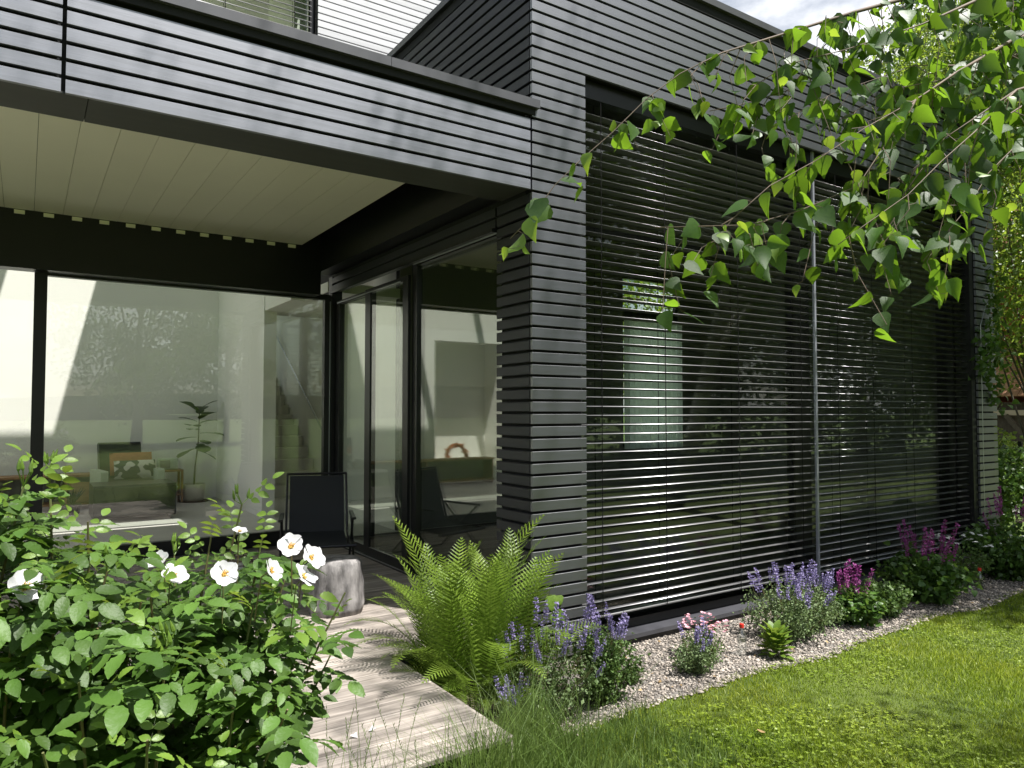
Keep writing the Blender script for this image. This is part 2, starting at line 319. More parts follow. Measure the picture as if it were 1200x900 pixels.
def leaf_cloud(centers, per, spread, size, droop=0.0, up=0.4, lv=SMV, lt=SMT):
    n = len(centers) * per; c = np.repeat(centers, per, 0)
    pos = c + rv(n) * spread; d = rv(n); d[:, 2] -= droop; nn = rv(n); nn[:, 2] += up
    return scatter(lv, lt, pos, d, nn, np.random.uniform(0.65, 1.3, n) * size)

# ------------------------------------------------------------------ ground
def sheet(name, pts, z, m):
    mb = MB(); mb.add([(x, y, z) for x, y in pts], [tuple(range(len(pts)))]); o = obj(name, mb, m); return kind(o, 'structure')
sheet('meadow', [(-700, -700), (700, -700), (700, 700), (-700, 700)], -0.03, FIELDM)
mb = MB(); mb.grid(lambda a, b: (-9 + 33 * a, -15 + 14.9 * b, -0.01 + 0.012 * math.sin(7 * a) * math.sin(9 * b)), 30, 20); kind(obj('lawn', mb, LAWNM), 'structure')
edge = lambda x: -0.95 + 0.035 * math.sin(2.3 * x) + 0.025 * math.sin(5.1 * x + 1)
xs = np.linspace(-0.55, 9.5, 60)
mb = MB(); vs = [(x, edge(x), 0.006) for x in xs] + [(x, 0.3, 0.006) for x in xs]; n = len(xs)
mb.add(vs, [(i, i + 1, n + i + 1, n + i) for i in range(n - 1)]); kind(obj('gravel_bed', mb, GRAVB), 'structure')
sheet('bed_soil', [(-1.1, -1.2), (-0.45, -1.05), (0.0, -0.5), (0.02, 0.3), (-1.1, 0.3)], 0.012, SOILM)
sheet('rose_bed_soil', [(-4.6, -3.0), (-2.1, -3.0), (-2.1, -1.36), (-4.6, -1.36)], 0.008, SOILM)
# pebbles
IV = np.array([(0, 0, 1), (.894, 0, .447), (.276, .851, .447), (-.724, .526, .447), (-.724, -.526, .447), (.276, -.851, .447), (.724, .526, -.3), (-.276, .851, -.3), (-.894, 0, -.3), (-.276, -.851, -.3), (.724, -.526, -.3)])
IT = np.array([(0, 1, 2), (0, 2, 3), (0, 3, 4), (0, 4, 5), (0, 5, 1), (1, 6, 2), (2, 7, 3), (3, 8, 4), (4, 9, 5), (5, 10, 1), (6, 7, 2), (7, 8, 3), (8, 9, 4), (9, 10, 5), (10, 6, 1)])
np_ = 34000
px = np.random.uniform(-0.5, 7.6, np_); py = np.random.uniform(-1.06, 0.04, np_)
ed = -0.95 + 0.035 * np.sin(2.3 * px) + 0.025 * np.sin(5.1 * px + 1)
ok = (py > ed - 0.05 * np.random.rand(np_)) & ~((px < 0.15) & (py > -0.55 - 0.4 * np.random.rand(np_)))
px, py = px[ok], py[ok]; k = len(px)
sz = np.random.lognormal(math.log(0.0070), 0.34, k)
SV = IV[None] * (1 + 0.22 * np.random.normal(size=(k, 11, 3))) * (np.stack([np.random.uniform(.8, 1.5, k), np.random.uniform(.7, 1.1, k), np.random.uniform(.45, .8, k)], 1) * sz[:, None])[:, None, :]
an = np.random.uniform(0, 6.28, k); ca, sa = np.cos(an)[:, None], np.sin(an)[:, None]
X_ = SV[..., 0] * ca - SV[..., 1] * sa; Y_ = SV[..., 0] * sa + SV[..., 1] * ca
V = np.stack([X_ + px[:, None], Y_ + py[:, None], SV[..., 2] + 0.008 + np.random.uniform(0, .006, k)[:, None]], 2).reshape(-1, 3)
T = (IT[None] + (np.arange(k) * 11)[:, None, None]).reshape(-1, 3)
o = tri_obj('pebbles', V, T, PEBB, smooth=False); kind(o, 'stuff'); tag(o, 'pale rounded pebbles filling the gravel strip below the blinds', 'gravel')

def blades(px, py, pz, h, wd, lean=0.35, seg=2):
    n = len(px); a = np.random.uniform(0, 6.28, n); la = np.random.uniform(0, 6.28, n); ln = np.abs(np.random.normal(0, lean, n)) * h
    ux, uy = np.cos(a) * wd / 2, np.sin(a) * wd / 2; lx, ly = np.cos(la) * ln, np.sin(la) * ln
    b = np.stack([px, py, pz], 1); u = np.stack([ux, uy, 0 * ux], 1)
    m1 = b + np.stack([lx * .3, ly * .3, h * .55], 1); tip = b + np.stack([lx, ly, h * np.random.uniform(.85, 1, n)], 1)
    V = np.stack([b - u, b + u, m1 - u * .8, m1 + u * .8, tip], 1).reshape(-1, 3)
    T = (np.array([(0, 1, 3), (0, 3, 2), (2, 3, 4)])[None] + (np.arange(n) * 5)[:, None, None]).reshape(-1, 3); return V, T
# lawn blades, denser near the camera
def lawn_pts(n, dens):
    x = np.random.uniform(-1.05, 10.5, n); y = np.random.uniform(-6.5, -0.82, n)
    e = -0.95 + 0.035 * np.sin(2.3 * x) + 0.025 * np.sin(5.1 * x + 1)
    u, v, t = proj(np.stack([x, y, 0 * x], 1))
    ok = (y < e + 0.06 * np.random.rand(n)) & (t > 1) & (u > -60) & (u < 1290) & (v < 960) & (np.random.rand(n) < np.clip(dens / t ** 2, 0, 1)) & ~((x < -0.4) & (y > -1.05)) & ~((x < -1.06) & (y > -1.36))
    return x[ok], y[ok], t[ok]
gx, gy, gt = lawn_pts(1500000, 12.0); print('blades', len(gx))
hh = np.random.uniform(0.018, 0.05, len(gx)) * (0.85 + 0.3 * np.sin(gx * 3.1) * np.sin(gy * 2.7))
V, T = blades(gx, gy, 0 * gx - 0.008, hh, np.random.uniform(0.0022, 0.0042, len(gx)) * (0.7 + 0.12 * gt), lean=0.55)
o = tri_obj('grass', V, T, GRASSM); kind(o, 'stuff'); tag(o, 'short mown grass of the lawn beside the gravel strip', 'grass')
cx, cy_, ct = lawn_pts(90000, 9.0)
patch = (np.sin(cx * 1.7 + 1) * np.sin(cy_ * 2.3) + 0.5 * np.sin(cx * 4.1) * np.sin(cy_ * 3.7)) > -0.1
cx, cy_ = cx[patch], cy_[patch]; n = len(cx)
CVv, CVt = leaf_shape([0, .5, 1.0], [0.05, .48, .15], fold=0.1)
P0 = np.repeat(np.stack([cx, cy_, np.random.uniform(.012, .04, n)], 1), 3, 0); a = np.repeat(np.random.uniform(0, 6.28, n), 3) + np.tile([0, 2.1, 4.2], n)
V, T = scatter(CVv, CVt, P0, np.stack([np.cos(a), np.sin(a), 0.25 + 0 * a], 1), np.tile([[0, 0, 1.0]], (3 * n, 1)) + 0.25 * rv(3 * n), np.random.uniform(.009, .016, 3 * n))
o = tri_obj('clover', V, T, CLOV); kind(o, 'stuff'); tag(o, 'low clover leaves growing through the lawn', 'clover')
# long grass at the deck's front edge
n = 9000
x = np.random.uniform(-2.2, 0.1, n); y = np.where(x < -1.04, np.random.uniform(-1.85, -1.37, n), np.random.uniform(-1.75, -1.0, n))
cl = 0.5 + 0.5 * np.sin(x * 9 + 1) * np.sin(y * 11)
dist = np.clip((x + 2.0) / 0.7, 0.15, 1); ok = np.random.rand(n) < dist; x, y, cl = x[ok], y[ok], cl[ok]
h = np.random.uniform(0.06, 0.22, len(x)) * (0.6 + 0.7 * cl) * np.where(x > -0.7, 0.62, 1.7 + 1.0 * (y > -1.6))
V, T = blades(x, y, 0 * x, h, np.random.uniform(.003, .006, len(x)), lean=0.45)
o = tri_obj('long_grass', V, T, TALLG); kind(o, 'stuff'); tag(o, 'unmown tall grass along the front edge of the wooden deck', 'grass')
# seeding grass stalks in front of the deck
st = thing('grass_stalks', 'thin seeding grass stalks standing before the wooden path', 'grass stalks', (-1.75, -1.5, 0))
for i in range(20):
    bx, by = random.uniform(-2.05, -1.35), random.uniform(-1.6, -1.4); hgt = random.uniform(0.45, 0.72); dx, dy = random.uniform(-.12, .12), random.uniform(-.1, .1)
    pts = [(bx + dx * q * q, by + dy * q * q, hgt * q) for q in (0, .3, .6, .8, 1)]
    mb = MB(); mb.tube(pts, [.0016, .0014, .0011, .001, .0006], 4)
    for q in range(9):
        f = 0.82 + 0.18 * q / 9; p = Vector((bx + dx * f * f, by + dy * f * f, hgt * f)); a = random.uniform(0, 6.28)
        mb.tube([p, p + Vector((math.cos(a) * .007, math.sin(a) * .007, .012))], [.0018, .0006], 4)
    obj('stalk', mb, TALLG, st)

# ------------------------------------------------------------------ the deck
deck = thing('deck', '', '', (-2, 1.4, 0.25)); del deck['label']; del deck['category']; kind(deck, 'structure')
pw = 0.142; y = -1.35; meshes = {}
while y < 4.18:
    xr = 0.0 if y > 0.02 else -1.087
    segs = [(-7.0, -3.6 + 0.0), (-3.6 + 0.004, xr)] if int(y / pw) % 2 else [(-7.0, -2.3), (-2.3 + 0.004, xr)]
    for x0, x1 in segs:
        key = (round(x0, 3), round(x1, 3))
        if key not in meshes:
            mb = MB(); mb.bbox(x0, x1, 0, pw - 0.008, 0, 0.028, 0.004)
            V = np.array(mb.v); c = np.array(((x0 + x1) / 2, 0, 0)); me = bpy.data.meshes.new('plank'); me.from_pydata((V - c).tolist(), [], mb.f); me.materials.append(DECKM); meshes[key] = (me, c)
        me, c = meshes[key]
        inst('plank', me, (c[0], y, 0.262 + random.uniform(-.0012, .0012)), deck)
    y += pw
mb = MB(); mb.box(-7, -1.1, -1.32, 0.02, 0.0, 0.255); mb.box(-7, -0.004, 0.03, 4.18, 0.0, 0.255); obj('joist', mb, BLACK, deck)
mb = MB(); mb.box(-1.084, -1.062, -1.35, 0.0, 0.09, 0.285); obj('edge_board', mb, DECKM, deck)

# ------------------------------------------------------------------ the house
H = thing('house', 'modern flat roofed house clad in black horizontal boards with covered terrace', 'house', (3.5, 5.0, 0))
BH, BT, PIT = 0.0695, 0.024, 0.09
bz = lambda k: 3.459 + PIT * k
bcache = {}
def board(axis, a0, a1, fixed, z0, m, parent=None, name='cladding_board', h=BH):
    key = (axis, round(a1 - a0, 3), m.name, h)
    if key not in bcache:
        mb = MB(); ln = (a1 - a0) / 2
        if axis == 'x': mb.bbox(-ln, ln, -BT / 2, BT / 2, -h / 2, h / 2, 0.0015)
        else: mb.bbox(-BT / 2, BT / 2, -ln, ln, -h / 2, h / 2, 0.003, 'y')
        me = bpy.data.meshes.new(name); me.from_pydata(mb.v, [], mb.f); me.materials.append(m); bcache[key] = me
    j = random.uniform(-.0012, .0012)
    c = ((a0 + a1) / 2, fixed + BT / 2 + j, z0 + h / 2) if axis == 'x' else (fixed + BT / 2 + j, (a0 + a1) / 2, z0 + h / 2)
    return inst(name, bcache[key], c, parent or H)
def hp(name, m, *boxes, parent=None, smooth=False):
    mb = MB()
    for b in boxes: mb.box(*b)
    return obj(name, mb, m, parent or H)
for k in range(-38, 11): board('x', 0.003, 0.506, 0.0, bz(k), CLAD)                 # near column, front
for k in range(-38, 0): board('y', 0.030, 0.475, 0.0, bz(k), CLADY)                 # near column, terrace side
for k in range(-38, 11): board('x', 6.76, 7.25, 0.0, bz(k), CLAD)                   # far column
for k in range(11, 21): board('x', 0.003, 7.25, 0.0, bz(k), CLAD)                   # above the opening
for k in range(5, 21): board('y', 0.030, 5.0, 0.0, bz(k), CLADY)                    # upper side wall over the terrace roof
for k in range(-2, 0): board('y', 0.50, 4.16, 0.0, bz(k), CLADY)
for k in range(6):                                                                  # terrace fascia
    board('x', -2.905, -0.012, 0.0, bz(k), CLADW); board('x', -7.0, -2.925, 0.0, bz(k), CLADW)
for k in range(22, 42): board('x', 0.07, 2.6, 4.97, 4.1 + 0.094 * k, CLADU, h=0.078)   # setback upper wall
for k in range(38, 42): board('x', -7.0, 0.062, 4.97, 4.1 + 0.094 * k, CLADU, h=0.078)
# walls behind the boards
hp('wall', BLACK, (0.045, 0.50, 0.05, 0.47, 0.0, 4.44), (0.03, 7.22, 0.05, 0.12, 4.47, 5.38), (6.78, 7.22, 0.03, 0.5, 0.0, 4.46), (0.03, 0.10, 0.12, 4.95, 3.28, 5.38),
   (-6.98, -0.03, 0.05, 0.06, 3.475, 4.04), (0.10, 0.12, 0.03, 0.4, 4.44, 4.47))
hp('wall', BLACK, (0.05, 2.6, 5.0, 5.2, 4.05, 8.05), (-7, 0.05, 5.0, 5.2, 7.65, 8.05), (7.12, 7.22, 0.5, 4.4, 0.0, 5.38), (0.96, 7.12, 4.32, 4.42, 0.0, 1.3),
   (0.96, 4.75, 4.32, 4.42, 1.3, 5.3), (6.05, 7.12, 4.32, 4.42, 1.3, 5.3), (4.75, 6.05, 4.32, 4.42, 3.98, 5.3))
hp('roof_cap', CAP, (-7, -1.13, -0.035, 0.16, 4.058, 4.118), (-1.127, 0.052, -0.035, 0.16, 4.058, 4.118))
hp('roof_cap', BLACK, (-7, 0.03, -0.006, 0.03, 4.010, 4.057))
hp('roof_cap', CAP, (-0.035, 7.30, -0.035, 0.20, 5.425, 5.485)); hp('roof_cap', BLACK, (0.004, 7.25, -0.004, 0.03, 5.345, 5.424), (0.004, 0.03, 0.034, 4.95, 5.345, 5.424))
hp('roof_cap', CAP, (-0.035, 0.17, 0.203, 4.96, 5.425, 5.485))
hp('roof', BLACK, (-7, 0.02, 0.17, 4.96, 3.99, 4.05), (0.11, 7.2, 0.21, 4.42, 5.2, 5.33))
hp('opening_soffit', FRAME, (0.508, 6.758, 0.026, 0.32, 4.452, 4.468))
# terrace soffit, beams and louvred ceiling
hp('soffit_panel', SOFF, (-7, -2.803, 0.026, 0.39, 3.462, 3.474)); hp('soffit_panel', SOFF, (-2.799, -0.01, 0.026, 0.39, 3.462, 3.474))
hp('beam', FRAME, (-7, -0.19, 0.36, 0.392, 3.476, 3.95)); hp('beam', FRAME, (-0.19, -0.002, 0.393, 4.19, 3.476, 3.95)); hp('beam', FRAME, (-7, -0.192, 4.0, 4.2, 3.20, 3.95))
hp('beam', FRAME, (-0.03, 0.03, 0.5, 4.15, 3.245, 3.272))
lm = None
for k in range(-11, 14):
    x0 = -3.24 + 0.235 * k
    if x0 + 0.23 > -0.20: continue
    if lm is None:
        mb = MB(); mb.add([(0, 0, 0), (.232, 0, 0), (.232, 0, .012), (.224, 0, .02), (0.006, 0, .03), (0, 0, .03)] + [(0, 3.6, 0), (.232, 3.6, 0), (.232, 3.6, .012), (.224, 3.6, .02), (0.006, 3.6, .03), (0, 3.6, .03)],
            [tuple(range(6)), tuple(range(11, 5, -1))] + [(i, 6 + i, 6 + (i + 1) % 6, (i + 1) % 6) for i in range(6)])
        lm = bpy.data.meshes.new('ceiling_louvre'); lm.from_pydata(mb.v, [], mb.f); lm.materials.append(LOUV)
        mb = MB(); mb.box(0, 0.085, 0, 0.012, 0, 0.036); em = bpy.data.meshes.new('end_bracket'); em.from_pydata(mb.v, [], mb.f); em.materials.append(LOUV)
    lo = inst('ceiling_louvre', lm, (x0, 0.393, 3.757 + random.uniform(-.001, .001)), H); inst('end_bracket', em, (x0 + 0.075, 3.985, 3.712), lo)

# --- glazing
def glazed(name, plane, fixed, a0, a1, z0, z1, fr=(0.05, 0.05, 0.05, 0.05), th=0.07, gm=GLASS, parent=None):
    # frame (left, right, bottom, top) with a pane inside
    l, r, b, t = fr; p = parent or H
    def bx(c0, c1, d0, d1, q0=0.0, q1=th): return (c0, c1, fixed + q0, fixed + q1, d0, d1) if plane == 'y' else (fixed + q0, fixed + q1, c0, c1, d0, d1)
    f = hp(name, FRAME, bx(a0, a0 + l, z0, z1), bx(a1 - r, a1, z0, z1), bx(a0 + l, a1 - r, z0, z0 + b), bx(a0 + l, a1 - r, z1 - t, z1), parent=p)
    hp('pane', gm, bx(a0 + l - .004, a1 - r + .004, z0 + b - .004, z1 - t + .004, th * .4, th * .4 + .02), parent=f); return f
glazed('terrace_window', 'y', 4.2, -2.94, -0.0, 0.30, 3.24, (0.060, 0.07, 0.165, 0.06), 0.08)
glazed('terrace_window', 'y', 4.2, -7.0, -2.9395, 0.30, 3.40, (0.05, 0.05, 0.165, 0.11), 0.08)
hp('head_flashing', ALU, (-7.0, -3.0, 4.19, 4.2, 3.285, 3.297))
glazed('sliding_door', 'x', 0.05, 3.08, 4.15, 0.30, 3.16, (0.05, 0.13, 0.09, 0.045), 0.06, GLASSS)
glazed('sliding_door', 'x', 0.02, 2.10, 3.17, 0.30, 3.16, (0.12, 0.14, 0.10, 0.045), 0.028, GLASSS)
glazed('terrace_window', 'x', 0.06, 0.46, 2.09, 0.30, 3.27, (0.02, 0.10, 0.05, 0.03), 0.06, GLASSS)
hp('door_track', ALU, (0.0, 0.012, 2.25, 3.98, 3.112, 3.122)); hp('door_track', ALU, (0.0, 0.012, 0.48, 1.96, 3.232, 3.240))
hp('threshold', FRAME, (-0.004, 0.19, 0.48, 4.18, 0.27, 0.305)); hp('threshold', ALU, (-0.002, 0.01, 0.5, 4.1, 0.306, 0.311))
hp('corner_post', FRAME, (0.004, 0.13, 4.16, 4.28, 0.3, 3.46)); hp('corner_post', ALU, (-0.012, -0.004, 4.18, 4.195, 0.31, 3.16))
# big windows behind the blinds
glazed('garden_window', 'y', 0.22, 0.508, 3.50, 0.16, 4.45, (0.05, 0.14, 0.07, 0.07), 0.08, GLASSW)
glazed('garden_window', 'y', 0.22, 3.505, 6.757, 0.16, 4.45, (0.14, 0.12, 0.07, 0.07), 0.08, GLASSW)
hp('transom', FRAME, (0.56, 3.36, 0.205, 0.219, 3.28, 3.34)); hp('transom', FRAME, (3.65, 6.63, 0.205, 0.219, 3.28, 3.34))
hp('jamb_panel', FRAME, (6.66, 6.757, 0.03, 0.215, 0.0, 4.45))
hp('window_sill', CAP, (0.508, 6.757, -0.004, 0.21, 0.055, 0.088)); hp('window_sill', FRAME, (0.508, 6.757, 0.012, 0.215, 0.0, 0.054), (0.508, 6.757, 0.15, 0.216, 0.089, 0.16))

# --- rooms
hp('interior_floor', FLOORI, (-7, 7.1, 4.29, 9.6, 0.2, 0.31)); hp('interior_floor', LEATHF, (0.2, 7.1, 0.31, 4.28, 0.2, 0.309))
niche = [(-9.0, -5.75, 9.47, 9.6, 0.31, 8.0), (-4.0, 0.0, 9.47, 9.6, 0.31, 8.0), (-5.75, -4.0, 9.47, 9.6, 3.35, 8.0), (-5.75, -4.0, 9.47, 9.6, 0.31, 0.62),
         (-5.75, -4.0, 10.3, 10.4, 0.31, 3.5), (-5.85, -5.751, 9.601, 10.4, 0.31, 3.5), (-3.999, -3.9, 9.601, 10.4, 0.31, 3.5), (-5.75, -4.0, 9.601, 10.3, 3.4, 3.5), (-5.75, -4.0, 9.601, 10.3, 0.55, 0.62)]
hp('interior_wall', WHITE, *niche)
hp('interior_wall', WHITE, (-0.18, 0.0, 6.46, 9.468, 0.31, 4.9))
glazed('added_fill_window', 'x', -9.1, 4.3, 9.5, 0.31, 8.0, (0.06, 0.06, 0.06, 0.06), 0.08, GLASS)  # unseen glazed end, added to let more sky light into the room
hp('interior_wall', WHITE, (-0.17, 0.0, 5.21, 6.459, 3.30, 8.0))
hp('interior_wall', WHITE, (0.96, 1.06, 4.43, 5.20, 0.31, 4.0), (0.96, 1.06, 5.21, 10.5, 0.31, 8.0)); hp('interior_wall', WHITE, (0.001, 0.96, 10.4, 10.5, 0.31, 8.0))
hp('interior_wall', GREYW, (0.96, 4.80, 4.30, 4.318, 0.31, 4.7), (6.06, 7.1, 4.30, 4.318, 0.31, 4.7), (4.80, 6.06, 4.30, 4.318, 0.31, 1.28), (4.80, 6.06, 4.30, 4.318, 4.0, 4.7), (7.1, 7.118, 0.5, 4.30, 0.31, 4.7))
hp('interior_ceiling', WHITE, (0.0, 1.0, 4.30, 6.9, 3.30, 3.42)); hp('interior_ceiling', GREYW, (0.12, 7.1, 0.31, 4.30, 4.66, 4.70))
# void roof with a roof light along the back wall
hp('roof', WHITE, (-9.1, 2.6, 4.9, 6.81, 8.001, 8.15), (-1.19, 2.6, 6.81, 10.5, 8.001, 8.15), (-9.1, -8.0, 6.81, 9.6, 8.001, 8.15), (-8.0, -1.19, 9.6, 10.5, 8.001, 8.15))
for xb in (-2.51, -4.12, -5.72, -7.3): hp('roof_light_bar', WHITE, (xb - 0.07, xb + 0.07, 6.81, 9.6, 8.0, 8.15))
hp('roof_light_pane', ROOFG, (-8.0, -1.19, 6.81, 9.6, 8.16, 8.18))
# upper window over the terrace roof
glazed('upper_window', 'y', 5.05, -3.4, 0.05, 4.06, 7.62, (0.06, 0.06, 0.06, 0.06), 0.08, GLASSW)
glazed('upper_window', 'y', 5.05, -7.0, -3.41, 4.06, 7.62, (0.06, 0.06, 0.06, 0.06), 0.08, GLASSW)
# staircase
stc = hp('staircase', STEPM, (0.02, 0.94, 6.72, 9.9, 0.31, 0.34))
sm = None
for i in range(13):
    if sm is None:
        mb = MB(); mb.bbox(0.02, 0.93, 0, 0.27, 0, 0.18, 0.006); sm = bpy.data.meshes.new('step'); sm.from_pydata(mb.v, [], mb.f); sm.materials.append(STEPM)
    inst('step', sm, (0, 6.75 + 0.272 * i, 0.341 + 0.18 * i), stc)
mb = MB(); mb.tube([(0.90, 6.9 + 0.272 * i, 1.45 + 0.18 * i) for i in range(0, 12)], 0.014, 8); obj('handrail', mb, ALU, stc)
# inner window of the garden room
iw = glazed('inner_window', 'y', 4.33, 4.80, 6.06, 1.28, 4.0, (0.04, 0.04, 0.05, 0.04), 0.06, GLASSW)
hp('transom', FRAME, (4.84, 6.02, 4.321, 4.34, 3.27, 3.44))
cu = thing('curtain', 'pale green pleated curtain drawn across the inner window behind the blinds', 'curtain', (5.4, 4.2, 1.25))
for i in range(11):
    x0 = 4.76 + i * 0.118
    mb = MB(); mb.grid(lambda a, b, x0=x0: (x0 + 0.117 * a, 4.22 - 0.035 * math.sin(math.pi * a), 1.25 + 2.05 * b), 6, 2); mb.grid(lambda a, b, x0=x0: (x0 + 0.117 * a, 4.216 - 0.035 * math.sin(math.pi * a) + 0.008, 1.25 + 2.05 * b), 6, 2)
    obj('pleat', mb, CURT, cu, smooth=True)

# ------------------------------------------------------------------ venetian blinds
def slat_mesh(L_):
    mb = MB(); n = 6; w_ = 0.08
    top = []; bot = []
    for i in range(n + 1):
        q = i / n - 0.5; zz = 0.010 * (1 - 4 * q * q); top.append((q * w_, zz)); bot.append((q * w_, zz - 0.0012))
    A = top + bot[::-1]; m = len(A)
    mb.add([(-L_ / 2, y, z) for y, z in A] + [(L_ / 2, y, z) for y, z in A], [tuple(range(m - 1, -1, -1)), tuple(range(m, 2 * m))] + [(i, (i + 1) % m, m + (i + 1) % m, m + i) for i in range(m)])
    return mb
def blind(name, label, x0, x1, yc, z0, z1, cords, group, angle=-6):
    t = thing(name, label, 'blind', ((x0 + x1) / 2, yc, z0), group)
    mb = slat_mesh(x1 - x0); mb.xf(Matrix.Rotation(math.radians(angle), 4, 'X'))
    me = bpy.data.meshes.new('slat'); me.from_pydata(mb.v, [], mb.f); me.materials.append(SLAT)
    me.polygons.foreach_set('use_smooth', [len(p.vertices) == 4 for p in me.polygons])
    n = int((z1 - z0 - 0.04) / 0.072)
    for i in range(n):
        o = inst('slat', me, ((x0 + x1) / 2, yc + random.uniform(-.001, .001), z0 + 0.045 + 0.072 * i), t); o.rotation_euler = (random.uniform(-.03, .03), 0, 0)
    mb = MB(); mb.bbox(x0, x1, yc - 0.035, yc + 0.035, z0 - 0.006, z0 + 0.010, 0.004); obj('bottom_rail', mb, SLAT, t)
    mb = MB(); mb.box(x0, x1, yc - 0.04, yc + 0.04, z1 + 0.005, z1 + 0.145); obj('head_rail', mb, FRAME, t)
    for c in cords:
        mb = MB(); mb.box(c - 0.0035, c + 0.0035, yc - 0.0445, yc - 0.0425, z0, z1); obj('ladder_cord', mb, CORD, t)
        mb = MB(); mb.box(c - 0.0025, c + 0.0025, yc + 0.0425, yc + 0.0445, z0, z1); obj('ladder_cord', mb, CORD, t)
    return t
GB = 'venetian blinds of the tall garden windows'
b1 = blind('venetian_blind', 'wide grey venetian blind beside the black column, left of the guide rail', 0.500, 3.475, 0.11, 0.245, 4.30, (0.72, 1.42, 2.35, 3.28), GB)
b2 = blind('venetian_blind', 'shaded venetian blind between the guide rail and the far black column', 3.515, 6.64, 0.11, 0.245, 4.30, (3.90, 4.55, 5.35, 6.30), GB)
mb = MB(); mb.bbox(3.481, 3.509, 0.045, 0.068, 0.09, 4.45, 0.002); obj('guide_rail', mb, RAIL, b1)
blind('upper_venetian_blind', 'small venetian blind of the upper window above the terrace roof', -3.2, -0.02, 4.985, 5.60, 7.52, (-1.1, -0.25), None, angle=25)

# ------------------------------------------------------------------ things on the terrace
def rotz(a, c): return Matrix.Translation(Vector(c)) @ Matrix.Rotation(a, 4, 'Z')
# sling chair facing the garden: local x = width, local -y = forward
t = thing('sling_chair', 'low black sling lounge chair with slim dark frame in the terrace corner', 'chair', (-0.60, 2.85, 0.29))
M_ = rotz(math.radians(-18), (-0.60, 2.85, 0.29))
mb = MB(); mb.grid(lambda a, b: (-0.27 + 0.54 * a, 0.17 + 0.18 * b, 0.33 + 0.55 * b + 0.03 * math.sin(math.pi * b)), 4, 8); mb.grid(lambda a, b: (-0.27 + 0.54 * a, 0.178 + 0.18 * b, 0.33 + 0.55 * b + 0.03 * math.sin(math.pi * b)), 4, 8); obj('backrest', mb.xf(M_), SLING, t, smooth=True)
mb = MB(); mb.grid(lambda a, b: (-0.27 - 0.02 * (1 - b) + (0.54 + 0.04 * (1 - b)) * a, -0.34 + 0.51 * b, 0.27 + 0.06 * b - 0.03 * math.sin(math.pi * b)), 4, 6); mb.grid(lambda a, b: (-0.27 + 0.54 * a, -0.34 + 0.51 * b, 0.262 + 0.06 * b - 0.03 * math.sin(math.pi * b)), 4, 6); obj('seat', mb.xf(M_), SLING, t, smooth=True)
for s_ in (-1, 1):
    mb = MB(); mb.tube([(s_ * .30, -0.34, 0.27), (s_ * .30, 0.17, 0.33), (s_ * .295, 0.36, 0.90)], 0.012, 8); obj('side_rail', mb.xf(M_), FRAME, t)
    mb = MB(); mb.tube([(s_ * .33, 0.30, 0.0), (s_ * .33, -0.26, 0.50)], 0.012, 8); obj('leg', mb.xf(M_), FRAME, t)
    mb = MB(); mb.tube([(s_ * .345, -0.30, 0.0), (s_ * .345, 0.24, 0.50)], 0.012, 8); obj('leg', mb.xf(M_), FRAME, t)
    mb = MB(); mb.bbox(s_ * .34 - .022, s_ * .34 + .022, -0.28, 0.26, 0.50, 0.522, 0.006, 'y'); obj('armrest', mb.xf(M_), FRAME, t)
for xx, yy, zz, rr in ((.36, -.35, .265, .016), (.30, .36, .90, .012), (.34, .28, .02, .01)):
    mb = MB(); mb.tube([(-xx, yy, zz), (xx, yy, zz)], rr, 8); obj('crossbar', mb.xf(M_), FRAME, t)
# log stool
rnd = [[random.uniform(-.05, .05) for _ in range(28)] for _ in range(9)]
mb = MB(); mb.lathe([(.205, 0), (.208, .05), (.20, .12), (.20, .22), (.192, .31), (.185, .375), (.165, .405), (.10, .412), (.02, .414)], (-1.0, 1.22, 0.292), 28, wob=lambda i, k: rnd[i][k] * (1.0 if i < 6 else .3) + 0.03 * math.sin(k * 1.7))
t = obj('log_stool', mb, STONE, None, smooth=True, base=True); tag(t, 'grey bark covered log stool standing before the black sling chair', 'stool')
# wicker lantern
t = thing('wicker_lantern', 'round dark wicker lantern on the deck behind the rose bush', 'lantern', (-1.38, 2.64, 0.29))
for j in range(12):
    a = j * math.pi / 6; mb = MB(); mb.tube([(-1.38 + math.cos(a) * r, 2.64 + math.sin(a) * r, 0.295 + z) for r, z in ((.07, 0), (.10, .05), (.115, .12), (.10, .19), (.07, .24))], .005, 5); obj('cane_rib', mb, WICK, t)
for z, r in ((.0, .07), (.04, .096), (.08, .111), (.12, .117), (.16, .111), (.20, .095), (.24, .07)):
    mb = MB(); mb.tube([(-1.38 + math.cos(a * math.pi / 10) * r, 2.64 + math.sin(a * math.pi / 10) * r, .295 + z) for a in range(21)], .005, 5); obj('cane_ring', mb, WICK, t)
mb = MB(); mb.lathe([(.045, 0), (.045, .15), (.04, .155)], (-1.38, 2.64, .30), 14); obj('candle', mb, PAPER, t)

